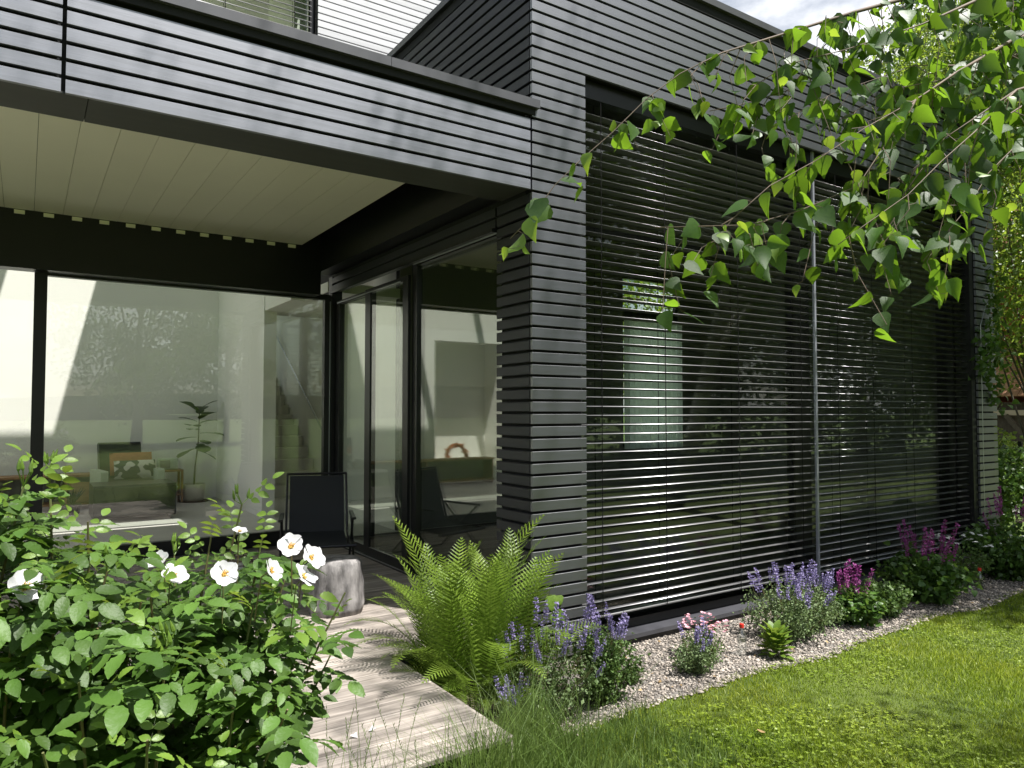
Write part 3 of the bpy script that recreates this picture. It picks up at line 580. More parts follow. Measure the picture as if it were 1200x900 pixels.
# ------------------------------------------------------------------ the room behind the glass
FZ = 0.312
t = thing('armchair', 'black leather armchair with pale arms against the back wall', 'armchair', (-1.68, 8.75, FZ))
M_ = rotz(math.radians(8), (-1.68, 8.75, FZ))
mb = MB(); mb.bbox(-.31, .31, -.38, .34, .30, .46, .04); obj('seat', mb.xf(M_), LEATH, t)
mb = MB(); mb.bbox(-.31, .31, -.06, .06, -.45, .45, .03); mb.xf(Matrix.Translation((0, .36, .58)) @ Matrix.Rotation(math.radians(-14), 4, 'X')); obj('backrest', mb.xf(M_), LEATH, t)
for s_ in (-1, 1):
    mb = MB(); mb.bbox(s_ * .40 - .05, s_ * .40 + .05, -.42, .30, .26, .62, .02); obj('arm', mb.xf(M_), PALEG, t)
    for yy in (-.36, .26):
        mb = MB(); mb.tube([(s_ * .40, yy, 0), (s_ * .40, yy, .26)], .018, 6); obj('leg', mb.xf(M_), OAK, t)
t = thing('cushion', 'orange rectangular cushion leaning on the black armchair back', 'cushion', (-1.63, 8.62, FZ + .46))
def pillow(w_, h_, d_, M):
    mb = MB(); f = lambda s: (lambda a, b: ((a - .5) * w_, s * d_ * (math.sin(math.pi * a) * math.sin(math.pi * b)) ** .5, b * h_)); mb.grid(f(-1), 10, 8); mb.grid(f(1), 10, 8); return mb.xf(M)
obj('cover', pillow(.62, .36, .07, rotz(math.radians(8), (-1.60, 8.76, FZ + .52)) @ Matrix.Rotation(math.radians(-14), 4, 'X')), ORANGE, t, smooth=True)
t = thing('cushion', 'black and cream leaf patterned cushion in front of the orange one', 'cushion', (-1.60, 8.5, FZ + .46))
obj('cover', pillow(.60, .30, .08, rotz(math.radians(6), (-1.56, 8.60, FZ + .47)) @ Matrix.Rotation(math.radians(-20), 4, 'X')), PATT, t, smooth=True)
t = thing('ottoman', 'large square black leather ottoman before the armchair', 'ottoman', (-1.72, 7.55, FZ))
mb = MB(); mb.bbox(-2.24, -1.20, 7.15, 7.95, FZ + .05, FZ + .50, .035); obj('body', mb, LEATH, t)
for xx in (-2.16, -1.28):
    for yy in (7.23, 7.87):
        mb = MB(); mb.box(xx - .02, xx + .02, yy - .02, yy + .02, FZ, FZ + .05); obj('foot', mb, FRAME, t)
t = thing('side_table', 'small open oak side table with a lower shelf beside the armchair', 'table', (-1.02, 9.15, FZ))
mb = MB(); mb.bbox(-1.24, -.80, 8.98, 9.34, FZ + .52, FZ + .55, .004); obj('table_top', mb, OAK, t)
mb = MB(); mb.bbox(-1.22, -.82, 9.0, 9.32, FZ + .12, FZ + .145, .004); obj('shelf', mb, OAK, t)
for xx in (-1.22, -.82):
    for yy in (9.0, 9.32):
        mb = MB(); mb.box(xx - .018, xx + .018, yy - .018, yy + .018, FZ, FZ + .52); obj('leg', mb, OAK, t)
t = thing('radio', 'pale green boxy radio standing on the oak side table', 'radio', (-1.02, 9.15, FZ + .55))
mb = MB(); mb.bbox(-1.18, -.88, 9.06, 9.22, FZ + .552, FZ + .74, .012); obj('case', mb, PALEG, t)
mb = MB(); mb.box(-1.15, -1.0, 9.05, 9.058, FZ + .58, FZ + .71); obj('speaker_grille', mb, GREYW, t)
for i in range(7):
    mb = MB(); mb.box(-1.17 + random.uniform(-.02, .02), -.90 + random.uniform(-.03, .03), 9.03, 9.26, FZ + .147 + .026 * i, FZ + .170 + .026 * i); o = obj('magazine', mb, PAPER, None, base=True); tag(o, 'pale magazine in the pile on the lower shelf of the oak side table', 'magazine', 'magazines under the side table')
t = thing('sideboard', 'long low oak sideboard along the back wall left of the armchair', 'sideboard', (-3.6, 9.2, FZ))
for bx in ((-5.2, -2.0, 8.98, 9.40, FZ + .50, FZ + .54), (-5.2, -2.0, 9.0, 9.38, FZ + .06, FZ + .10)):
    mb = MB(); mb.bbox(*bx, .004); obj('board', mb, OAK, t)
for xx in (-5.18, -3.6, -2.5, -2.06):
    mb = MB(); mb.box(xx, xx + .035, 9.0, 9.38, FZ, FZ + .498); obj('upright', mb, OAK, t)
mb = MB(); mb.box(-5.14, -2.1, 9.36, 9.38, FZ + .10, FZ + .498); obj('back_panel', mb, GREYW, t)
mb = MB(); mb.box(-2.44, -2.1, 8.99, 9.01, FZ + .11, FZ + .42); obj('drawer', mb, OAK, t)
t = thing('spiky_plant', 'small dark spiky succulent on the floor before the sideboard', 'plant', (-2.42, 8.4, FZ))
mb = MB(); mb.lathe([(.09, 0), (.12, .14), (.11, .15)], (-2.42, 8.4, FZ), 14); obj('pot', mb, FRAME, t)
for i in range(22):
    a = random.uniform(0, 6.28); e = random.uniform(.25, .9); p0 = Vector((-2.42, 8.4, FZ + .15)); d = Vector((math.cos(a) * e, math.sin(a) * e, 1)).normalized() * random.uniform(.2, .3)
    mb = MB(); mb.tube([p0, p0 + d * .5, p0 + d], [.014, .011, .001], 5); obj('leaf', mb, FRAME, t)
t = thing('fig_plant', 'potted fiddle leaf fig with a bare stem in the room corner', 'plant', (-.62, 9.1, FZ))
mb = MB(); mb.lathe([(.15, 0), (.17, .05), (.185, .27), (.18, .285), (.165, .28), (.16, .24)], (-.62, 9.1, FZ + .012), 22); obj('pot', mb, POTM, t, smooth=True)
mb = MB(); mb.lathe([(.24, 0), (.25, .008), (.24, .01)], (-.62, 9.1, FZ), 22); obj('saucer', mb, WICK, t)
mb = MB(); mb.tube([(-.62, 9.1, FZ + .2), (-.60, 9.1, FZ + .6), (-.56, 9.08, FZ + 1.0), (-.55, 9.07, FZ + 1.5)], [.016, .014, .012, .008], 7); obj('stem', mb, DBARK, t)
FV, FT = leaf_shape([0, .1, .25, .4, .55, .75, .92, 1.0], [0.0, .14, .19, .17, .27, .34, .24, .0], fold=0.15, curl=0.25)
fm = tri_mesh('leaf', FV, FT, FIGL, True)
for i in range(14):
    z = FZ + .86 + .055 * i + random.uniform(-.02, .02); a = i * 2.4; el = -.3 + .09 * i
    d = np.array([[math.cos(a), math.sin(a), el]]); R = frames(d, np.array([[-math.cos(a) * .5, -math.sin(a) * .5, 1.0]]))[0]; sc = random.uniform(.30, .42)
    inst('leaf', fm, (-.56 + math.cos(a) * .02, 9.07, z), t, Matrix((R * sc).tolist()))
t = thing('wreath', 'reddish dried wreath leaning on the sill of the wall recess', 'wreath', (-4.75, 9.75, .63))
mb = MB(); mb.tube([(-4.75 + .24 * math.cos(a * math.pi / 14), 9.85 + .05 * math.sin(a * math.pi / 14), .86 + .24 * math.sin(a * math.pi / 14)) for a in range(29)], .035, 7); obj('ring', mb, ORANGE, t)
V, T = leaf_cloud(np.array([(-4.75 + .24 * math.cos(a), 9.84, .86 + .24 * math.sin(a)) for a in np.linspace(0, 6.28, 40)]), 8, .025, .06); obj_w = tri_obj('dried_leaves', V, T, ORANGE, t)

# ------------------------------------------------------------------ bottles
def bottle(loc, label):
    t = thing('bottle', label, 'bottle', loc, 'clear bottles with red caps in the gravel')
    mb = MB(); mb.lathe([(.030, .0), (.036, .006), (.036, .05), (.034, .06), (.036, .07), (.036, .12), (.033, .15), (.018, .185), (.0135, .20), (.0135, .212)], loc, 20); obj('body', mb, PLAST, t, smooth=True)
    mb = MB(); mb.lathe([(.0165, .20), (.017, .203), (.017, .226), (.015, .23)], loc, 16); obj('cap', mb, REDC, t)
bottle((1.481, -0.636, 0.012), 'clear plastic bottle with red cap beside the pink flowers')
bottle((5.10, -0.70, 0.012), 'clear plastic bottle with red cap below the white flowers at the far end')

# ------------------------------------------------------------------ fern
t = thing('fern', 'large bright green fern at the foot of the black column by the deck', 'fern', (-0.62, -0.30, 0.0))
def frond_mesh(L_, arch, lean, seed):
    r = random.Random(seed); pts = []; p = Vector((0, 0, 0)); ang = lean; n = 38
    for i in range(n + 1):
        pts.append(p.copy()); q = i / n; ang2 = ang + arch * q * q
        p = p + Vector((math.sin(ang2), 0, math.cos(ang2))) * (L_ / n)
    mb = MB(); mb.tube(pts[::2], [0.0042 * (1 - .85 * i / (len(pts[::2]) - 1)) for i in range(len(pts[::2]))], 4)
    for i in range(5, n):
        q = i / n; wl = 0.135 * L_ / .9 * (math.sin(math.pi * min(1, (q - .08) / .92) ** .75) ** .8 + .02) * (1 if q < .96 else .7)
        tg = (pts[min(i + 1, n)] - pts[i - 1]).normalized(); side = Vector((0, 1, 0)); nor = tg.cross(side).normalized()
        for sd in (-1, 1):
            d = (side * sd + tg * (.42 + .35 * q) - nor * (.10 + r.uniform(-.08, .10))).normalized(); ww = tg * (L_ / n) * .36; o = pts[i]
            m = 6; v = []; dr = nor * -0.18 * wl
            for j in range(m + 1):
                f = j / m; c = o + d * wl * f + dr * f * f * (-1); hw = (1 - f) ** .55 * (0.9 if j else .6)
                v += [c + ww * hw * (.62 if j % 2 else 1.12), c, c - ww * hw * (.62 if j % 2 else 1.12)]
            fs = []
            for j in range(m): a = 3 * j; fs += [(a, a + 1, a + 4, a + 3), (a + 1, a + 2, a + 5, a + 4)]
            mb.add(v, fs)
    me = bpy.data.meshes.new('frond'); me.from_pydata(mb.v, [], mb.f); me.materials.append(FERNM); return me
fms = [frond_mesh(1.08, .75, .03, 1), frond_mesh(1.0, 1.15, .05, 2), frond_mesh(.85, 1.7, .15, 3), frond_mesh(1.1, .95, .0, 4), frond_mesh(.62, 1.6, .4, 5)]
for i in range(105):
    a = i * 2.399 + random.uniform(-.4, .4); rr = .03 + .27 * math.sqrt(random.random()); k = random.choice([0, 1, 2, 3]) if i < 72 else 4
    tilt = (random.uniform(0, .15) if k != 2 else random.uniform(.1, .4)) if k != 4 else random.uniform(.2, .6); sc = random.uniform(.72, 1.15) * (1.02 if k < 4 else .9)
    M_ = Matrix.Rotation(a, 4, 'Z') @ Matrix.Rotation(tilt, 4, 'Y') @ Matrix.Rotation(random.uniform(-1.6, 1.6), 4, 'Z') @ Matrix.Rotation(random.uniform(-.12, .12), 4, 'X') @ Matrix.Scale(sc, 4)
    inst('frond', fms[k], (-0.67 + rr * math.cos(a) * .9, -0.28 + rr * math.sin(a), 0.02), t, M_)
t = thing('bindweed', 'heart leaved climber growing out of the fern by the column', 'plant', (-0.22, -0.35, 0.0))
hm = tri_mesh('leaf', HTV, HTT, ROSEY, False)
mb = MB(); mb.tube([(-.25, -.35, 0), (-.24, -.38, .3), (-.20, -.42, .55), (-.17, -.44, .68)], [.004, .003, .003, .002], 5); obj('stem', mb, CANE, t)
for (x, y, z, s_) in ((-.22, -.50, .66, .12), (-.20, -.52, .56, .13), (-.30, -.52, .48, .13), (-.15, -.48, .50, .09), (-.26, -.48, .38, .10), (-.12, -.46, .64, .08), (-.33, -.46, .62, .09)):
    R = frames(np.array([[random.uniform(-.5, .5), -.5, -.9]]), np.array([[-.1, -1, .7]]) + .2 * rv(1))[0]; inst('leaf', hm, (x, y, z), t, Matrix((R * s_).tolist()))

# ------------------------------------------------------------------ herbaceous plants in the gravel
def spike_mesh(name, L_, r, nblob, m, gap=False, seed=0):
    rg = np.random.RandomState(seed); z = np.sort(rg.uniform(0, L_, nblob))
    if gap: z = np.round(z / (L_ / 6)) * (L_ / 6) + rg.normal(0, L_ * .018, nblob)
    rad = r * (1 - .75 * np.clip(z / L_, 0, 1)) * rg.uniform(.4, 1, nblob); a = rg.uniform(0, 6.28, nblob)
    pos = np.stack([rad * np.cos(a), rad * np.sin(a), z], 1); d = np.stack([np.cos(a), np.sin(a), .6 + 0 * a], 1) + .4 * rg.normal(size=(nblob, 3))
    V, T = scatter(SMV, SMT, pos - .3 * rad[:, None] * d, d, rg.normal(size=(nblob, 3)), rg.uniform(.7, 1.3, nblob) * r * 1.0)
    return tri_mesh(name, V, T, m)
CSP = [spike_mesh('flower_spike', .15, .020, 90, CATF, True, i) for i in range(3)]
SSP = [spike_mesh('flower_spike', .20, .016, 110, SALF, False, 10 + i) for i in range(3)]
def herb(name, label, cat, base, R, h, nst, leafm, lsize, nleaf, spikes=None, nsp=0, group=None, sps=1.0, lean=.35, lv=SMV, lt=SMT, shape=1.0, sph=(0.85, 1.25)):
    t = thing(name, label, cat, (base[0], base[1], 0.0), group); tips = []
    mb = MB(); C = []
    for i in range(nst):
        a = random.uniform(0, 6.28); q = math.sqrt(random.random()); hh = h * random.uniform(.7, 1.0) * (1 - .45 * q * q * shape); b = Vector((base[0] + .25 * R * q * math.cos(a), base[1] + .25 * R * q * math.sin(a), 0))
        e = Vector((base[0] + R * q * math.cos(a), base[1] + R * q * math.sin(a), hh)); mid = (b + e) / 2 + Vector((0, 0, .12 * h)); mb.tube([b, mid, e], [.0025, .002, .0012], 4, False)
        tips.append((e, (e - mid).normalized(), q))
        for f in np.linspace(.12, 1, 12): C.append(tuple((b * (1 - f) ** 2 + mid * 2 * f * (1 - f) + e * f * f)))
    obj('stems', mb, CANE, t); C = np.array(C); per = max(1, int(nleaf / len(C)))
    V, T = leaf_cloud(C, per, R * .10, lsize, up=1.2, lv=lv, lt=lt); V[:, 2] = np.maximum(V[:, 2], .008); o = tri_obj('foliage', V, T, leafm, t); kind(o, 'stuff')
    if spikes:
        tips.sort(key=lambda q: q[2]); use = tips[:nsp] if nsp <= len(tips) else [random.choice(tips) for _ in range(nsp)]
        for i in range(nsp):
            e, d, q = use[i] if i < len(use) else random.choice(tips); d = (d + Vector((random.uniform(-.25, .25), random.uniform(-.25, .25), .9))).normalized()
            M_ = d.to_track_quat('Z', 'Y').to_matrix().to_4x4() @ Matrix.Scale(sps * random.uniform(.7, 1.2), 4); L_ = h * random.uniform(.02, .22)
            p = e + d * L_; inst('flower_spike', random.choice(spikes), tuple(p), t, M_)
            m2 = MB(); m2.tube([e - d * .05, p + d * .1], [.0018, .001], 4, False); obj('flower_stalk', m2, CANE, t)
    return t
CG = 'catmint plants in the gravel strip'
herb('catmint', 'tall catmint with many violet spikes leaning out beside the fern', 'catmint', (-0.40, -0.74), .33, .52, 46, CATL, .026, 2600, CSP, 30, CG, sps=.8, lean=.5)
herb('catmint', 'bright green bushy catmint with tall violet spikes before the column edge', 'catmint', (0.03, -0.72), .27, .50, 46, HERB, .030, 3600, CSP, 20, CG, sps=.85)
herb('catmint', 'low catmint carpet beside the edge board of the deck', 'catmint', (-0.72, -0.92), .22, .26, 26, CATL, .022, 1400, CSP, 8, CG, sps=.7)
herb('thrift', 'small grassy green tuft alone in the gravel', 'plant', (0.40, -0.60), .11, .14, 22, HERB, .022, 700)
herb('dwarf_catmint', 'low pale green catmint in front of the pink flowers', 'catmint', (0.92, -0.70), .19, .24, 30, CATL, .022, 2200, CSP, 9, CG, sps=.6)
t = herb('pink_dianthus', 'cushion of pink flowers beside the clear bottle', 'pink flowers', (1.20, -0.52), .17, .27, 34, HERB, .020, 2000)
DK = []
for i in range(2):
    a = np.linspace(0, 6.28, 9)[:-1]; d = np.stack([np.cos(a), np.sin(a), .25 + 0 * a], 1); V, T = scatter(HTV, HTT, np.zeros((8, 3)), d, np.tile([[0, 0, 1.]], (8, 1)) + .2 * rv(8), np.full(8, .019)); DK.append((V, T))
pm = tri_mesh('flower', *DK[0], PINK); wm = tri_mesh('flower', DK[1][0] * 1.3, DK[1][1], WHF)
for i in range(60):
    a = random.uniform(0, 6.28); q = math.sqrt(random.random()) * .18; inst('flower', pm, (1.20 + q * math.cos(a), -.52 + q * math.sin(a), .27 + random.uniform(-.03, .06) - 1.2 * q * q), t, Matrix.Rotation(random.uniform(-.5, .5), 4, 'X') @ Matrix.Scale(random.uniform(.7, 1.2), 4))
t = thing('primrose', 'compact light green leafy rosette in the gravel', 'plant', (1.66, -0.80, 0))
lm_ = tri_mesh('leaf', *leaf_shape([0, .2, .45, .7, .9, 1], [.03, .14, .25, .24, .13, 0], .2, .3), ROSEY)
for i in range(80):
    a = i * 2.4; e = .25 + 1.6 * (1 - i / 80); R = frames(np.array([[math.cos(a), math.sin(a), e]]), np.array([[-math.cos(a) * e, -math.sin(a) * e, 1.]]))[0]; R = frames(np.array([[math.cos(a), math.sin(a), .2 + 2.2 * i / 80]]), np.array([[-math.cos(a), -math.sin(a), .9]]))[0]
    inst('leaf', lm_, (1.66 + .045 * math.cos(a) * random.uniform(.2, 1.3), -.80 + .045 * math.sin(a) * random.uniform(.2, 1.3), .02 + .17 * i / 80), t, Matrix((R * random.uniform(.075, .125)).tolist()))
herb('catmint', 'wide grey green catmint with violet spikes below the guide rail', 'catmint', (2.15, -0.58), .38, .46, 60, CATL, .030, 3600, CSP, 32, CG, sps=.8)
herb('white_catmint', 'pale flowering catmint between the rosette and the magenta spikes', 'catmint', (2.55, -0.45), .30, .40, 40, CATL, .028, 2400, CSP, 16, CG, sps=.75)
SG = 'magenta spiked sages along the blinds'
herb('sage', 'dark leaved sage with a few magenta spikes next to the violet catmint', 'sage', (2.98, -0.62), .26, .32, 40, SHRL, .048, 2000, SSP, 8, SG, sps=1.15, lv=HTV, lt=HTT)
herb('low_shrub', 'rounded fresh green low shrub between the two sages', 'shrub', (3.45, -0.62), .30, .30, 44, HERB, .034, 3200, lv=HTV, lt=HTT)
herb('sage', 'largest sage with many magenta spikes before the far blind', 'sage', (4.25, -0.58), .42, .50, 60, SHRL, .058, 3000, SSP, 15, SG, sps=1.25, lv=HTV, lt=HTT)
t = herb('yarrow', 'low plant topped with white flowers behind the second bottle', 'white flowers', (5.25, -0.42), .32, .46, 40, HERB, .035, 1800)
for i in range(26):
    a = random.uniform(0, 6.28); q = math.sqrt(random.random()) * .28; inst('flower', wm, (5.15 + q * math.cos(a), -.5 + q * math.sin(a), .50 + random.uniform(-.06, .05)), t, Matrix.Rotation(random.uniform(-.6, .6), 4, 'X') @ Matrix.Scale(random.uniform(.9, 1.6), 4))
t = herb('flowering_shrub', 'leafy shrub with magenta spikes at the foot of the far column', 'shrub', (6.0, -0.58), .50, .66, 60, SHRL, .05, 4200, SSP, 7, lv=HTV, lt=HTT, sps=1.25)
for i in range(16):
    a = random.uniform(0, 6.28); q = math.sqrt(random.random()) * .42; inst('flower', wm, (6.0 + q * math.cos(a), -.6 + q * math.sin(a), .5 + random.uniform(-.2, .1)), t, Matrix.Scale(random.uniform(.7, 1.2), 4))
herb('leafy_shrub', 'dark green shrub right of the far column near the railing', 'shrub', (7.8, -0.75), .55, .62, 60, SHRL, .06, 3600, lv=HTV, lt=HTT)

# ------------------------------------------------------------------ rose bush
rose = thing('rose_bush', 'large rose bush with white single flowers in the foreground', 'rose bush', (-2.85, -2.1, 0.0))
TIPS = [(-2.991, -2.17, 1.70), (-3.043, -2.195, 1.66), (-3.12, -2.1, 1.63), (-2.91, -2.228, 1.57), (-2.534, -2.174, 1.58), (-2.615, -2.18, 1.50), (-2.471, -2.156, 1.485), (-2.26, -2.252, 1.315), (-2.31, -2.272, 1.15),
        (-2.44, -2.25, 1.06), (-2.873, -2.308, 1.46), (-2.812, -2.409, 1.40), (-2.70, -2.135, 1.45), (-2.997, -2.406, 1.48), (-3.058, -2.485, 1.36), (-2.945, -2.621, 1.31), (-2.839, -2.752, 1.22), (-2.733, -2.763, 1.13),
        (-3.004, -2.702, 1.22), (-2.544, -2.348, 1.34), (-2.42, -2.31, 1.22), (-2.62, -2.5, 1.06), (-2.779, -2.552, 1.33), (-2.63, -2.531, 1.22), (-2.903, -2.469, 1.37), (-3.25, -2.3, 1.55), (-3.4, -2.2, 1.5), (-2.42, -2.2, 1.36)]
for i in range(46):
    x = random.uniform(-3.5, -2.5); TIPS.append((x, random.uniform(-2.62, -1.75), random.uniform(0.55, 1.42) - .3 * max(0, x + 2.6)))
# compound leaf: seven leaflets on a stalk
QV, QT = leaf_shape([0, .06, .14, .23, .32, .41, .50, .59, .68, .77, .86, .94, 1.0], [0.0, .09, .165, .22, .255, .27, .27, .25, .22, .17, .11, .05, 0.0], fold=0.24, curl=0.22, serr=0.03, pleat=0.013)
def compound(n_pairs, seed):
    r = random.Random(seed); Vs = []; Ts = []; k = 0
    def put(p, d, nn, s):
        nonlocal k
        V, T = scatter(QV, QT, np.array([p]), np.array([d]), np.array([nn]), [s]); Vs.append(V); Ts.append(T + k); k += len(V)
    L_ = .035 * n_pairs + .022
    for i in range(n_pairs):
        x = .03 + .032 * i
        for sd in (-1, 1): put((x, 0, -.5 * x * x), (.42 + r.uniform(-.1, .1), sd, -.15 + r.uniform(-.2, .2)), (0, -sd * .2 + r.uniform(-.2, .2), 1), (.040 + .005 * i) * r.uniform(.9, 1.12))
    put((L_, 0, -.5 * L_ * L_), (1, r.uniform(-.1, .1), -.2), (0.1, r.uniform(-.2, .2), 1), .052 * r.uniform(.9, 1.1))
    V, T = scatter(np.array([(0, -.0012, 0), (0, .0012, 0), (1, .0008, 0), (1, -.0008, 0)]), np.array([(0, 1, 2), (0, 2, 3)]), np.zeros((1, 3)), np.array([[1, 0, -.5 * L_]]), np.array([[0, 0, 1.]]), [L_]); Vs.append(V); Ts.append(T + k)
    return np.concatenate(Vs), np.concatenate(Ts)
CL = [compound(3, i) for i in range(4)] + [compound(2, 9)]
RL = []   # position, direction, normal, scale, variant, young
cand = []
for ti, tp in enumerate(TIPS):
    tip = Vector(tp); root = Vector((min(tip.x + random.uniform(-.25, .25), -2.72), -2.1 + random.uniform(-.15, .15) + .15 * (tip.y + 2.1), 0.0)); mid = root.lerp(tip, .55) + Vector((random.uniform(-.06, .06), random.uniform(-.06, .06), .10))
    P = [root * (1 - f) ** 2 + mid * 2 * f * (1 - f) + tip * f * f for f in np.linspace(0, 1, 9)]
    mb = MB(); mb.tube(P, [.007 * (1 - .75 * i / 8) + .0006 for i in range(9)], 6); obj('cane', mb, CANE, rose)
    nl = 15 if ti < 28 else 11; lo = max(.30, 1 - .75 / max(.4, tip.z)); a = random.uniform(0, 6.28)
    for j in range(nl):
        f = lo + (1 - lo) * (j + .5) / nl; p = root * (1 - f) ** 2 + mid * 2 * f * (1 - f) + tip * f * f; a += 2.4 + random.uniform(-.4, .4)
        young = f > .9 and ti < 28; el = random.uniform(-.2, .35) + (1.1 if young else 0)
        d = Vector((math.cos(a), math.sin(a), el)).normalized(); nn = Vector((-.25 * d.x, -.25 * d.y - .35, 1.0)) + Vector((random.uniform(-.3, .3), random.uniform(-.3, .3), 0))
        RL.append((tuple(p + d * .02), tuple(d), tuple(nn), random.uniform(.95, 1.35) * (.6 if young else 1.0), random.randrange(5), young))
    if ti in (0, 4, 10, 22, 12, 1):    # buds at the tips
        for b in range(4):
            p = tip + Vector((random.uniform(-.02, .02), random.uniform(-.02, .02), random.uniform(.005, .04))); d = Vector((random.uniform(-.3, .3), random.uniform(-.3, .3), 1)).normalized()
            mb = MB(); mb.tube([tip, p, p + d * .006, p + d * .016, p + d * .03], [.0012, .0014, .0045, .004, .0006], 6); obj('bud', mb, ROSEY, rose)
# short side sprays filling the body of the bush
for i in range(1250):
    x = random.uniform(-3.6, -2.3); y = random.gauss(-2.2, .22); top = 1.46 - .32 * max(0, (x + 2.62)) / .3 * .5; z = .35 + (top - .35) * random.random() ** .75
    if x < -2.9 and random.random() < .35: z = random.uniform(1.25, 1.6 - .25 * abs(x + 3.15))
    if -2.86 < x < -2.62 and z > 1.36: continue
    if z > 1.40 and x > -2.9 and random.random() < .6: continue
    if x > -2.45 and z < .95 and random.random() < .75: continue
    a = random.uniform(0, 6.28); d = (math.cos(a), math.sin(a), random.uniform(-.3, .4)); RL.append(((x, y, z), d, (random.uniform(-.3, .3), -.35 + random.uniform(-.3, .3), 1.0), random.uniform(.85, 1.35), random.randrange(5), random.random() < .06))
# the bush ends in a slanting edge beside the deck path, drawn in lower down
RL = [r for r in RL if r[0][0] < -3.045 + (.365 if r[0][2] > 1.2 else .34 if r[0][2] > 1.05 else .285) * (r[0][1] + 4.298)]
rp_ = np.array([r[0] for r in RL]); u_, v_, t_ = proj(rp_); vis = (u_ > -40) & (u_ < 1240) & (v_ < 940)
order = np.argsort(np.where(vis, t_, t_ + 100)); first = set(order[:290].tolist())
rmesh = {(i, yg): tri_mesh('leaf', *CL[i], ROSEY if yg else ROSEL) for i in range(5) for yg in (False, True)}
rest = {}
for i, (p, d, nn, s_, k, yg) in enumerate(RL):
    if i in first:
        R = frames(np.array([d]), np.array([nn]))[0]; inst('leaf', rmesh[(k, yg)], p, rose, Matrix((R * s_).tolist()))
    else: rest.setdefault((k, yg), []).append((p, d, nn, s_))
for yg in (False, True):
    Vs, Ts, k0 = [], [], 0
    for k in range(5):
        L_ = rest.get((k, yg), [])
        if not L_: continue
        V, T = scatter(CL[k][0], CL[k][1], np.array([q[0] for q in L_]), np.array([q[1] for q in L_]), np.array([q[2] for q in L_]), np.array([q[3] for q in L_])); Vs.append(V); Ts.append(T + k0); k0 += len(V)
    if Vs: kind(tri_obj('leaves', np.concatenate(Vs), np.concatenate(Ts), ROSEY if yg else ROSEL, rose), 'stuff')
# flowers
def petal_mesh(i):
    r = random.Random(i); mb = MB()
    def fn(a, b):
        an = (a - .5) * 1.35; rad = b * (1 - .10 * math.exp(-((a - .5) * 7) ** 2)) * (1 + .04 * math.sin(9 * a + i)); return (rad * math.cos(an), rad * math.sin(an) * .95, .30 * b * b + .05 * math.sin(7 * a + i * 2) * b + .04 * b * math.sin(3 * b + i))
    mb.grid(fn, 8, 5); me = bpy.data.meshes.new('petal'); me.from_pydata(mb.v, [], mb.f); me.materials.append(PETAL); me.polygons.foreach_set('use_smooth', [True] * len(me.polygons)); return me
PM = [petal_mesh(i) for i in range(3)]
mb = MB()
for i in range(26):
    a = random.uniform(0, 6.28); q = random.uniform(.1, .34); mb.tube([(0, 0, .02), (q * math.cos(a) * .8, q * math.sin(a) * .8, .12), (q * math.cos(a), q * math.sin(a), .2)], [.012, .010, .032], 4)
STM = bpy.data.meshes.new('stamens'); STM.from_pydata(mb.v, [], mb.f); STM.materials.append(STAM)
FLW = [((-3.035, -2.2, 1.408), .041, (.3, -.9, .6)), ((-2.732, -2.102, 1.419), .030, (-.5, -.5, .8)), ((-2.707, -2.179, 1.388), .036, (.2, -.6, .8)), ((-2.595, -2.253, 1.395), .036, (-.1, -.8, .55)), ((-2.479, -2.271, 1.393), .034, (.6, -.6, .5)),
       ((-2.419, -2.251, 1.449), .036, (-.3, -.75, .7)), ((-2.356, -2.233, 1.408), .037, (.4, -.8, .5)), ((-2.389, -2.271, 1.365), .038, (.5, -.5, .75)), ((-2.514, -2.067, 1.475), .022, (0, -.4, 1)), ((-3.2, -2.3, 1.45), .036, (.2, -.5, .8))]
for p, r_, nn in FLW:
    dc = CAM - np.array(p); dc = dc / np.linalg.norm(dc); p = tuple(np.array(p) + dc * .20 + np.array((0, 0, .012))); r_ *= .92
    q = Vector(nn).normalized().to_track_quat('Z', 'Y').to_matrix().to_4x4()
    mb = MB(); c = Vector(p); n_ = Vector(nn).normalized(); mb.lathe([(.1, -.12), (.22, -.03), (.25, .03), (.1, .05)], (0, 0, 0), 10); mb.xf(Matrix.Translation(c) @ q @ Matrix.Scale(r_, 4)); mb.tube([c - n_ * .05 - Vector((0, 0, .10)), c - n_ * .03, c - n_ * .003], .0016, 5); fo = obj('flower', mb, CANE, rose)
    for i in range(5):
        inst('petal', PM[i % 3], p, fo, q @ Matrix.Rotation(i * 1.2566 + random.uniform(-.1, .1), 4, 'Z') @ Matrix.Rotation(random.uniform(-.25, .15), 4, 'Y') @ Matrix.Scale(r_ * random.uniform(.93, 1.08), 4))
    inst('stamens', STM, p, fo, q @ Matrix.Scale(r_, 4))
for i, (x, y) in enumerate(((-1.63, -.93), (-1.70, -.97))):
    o = inst('fallen_petal', PM[i], (x, y, .296), None, Matrix.Rotation(i * 2.0, 4, 'Z') @ Matrix.Scale(.035, 4)); tag(o, 'white fallen petals lying on the sunlit deck path', 'petal', 'fallen petals on the deck')

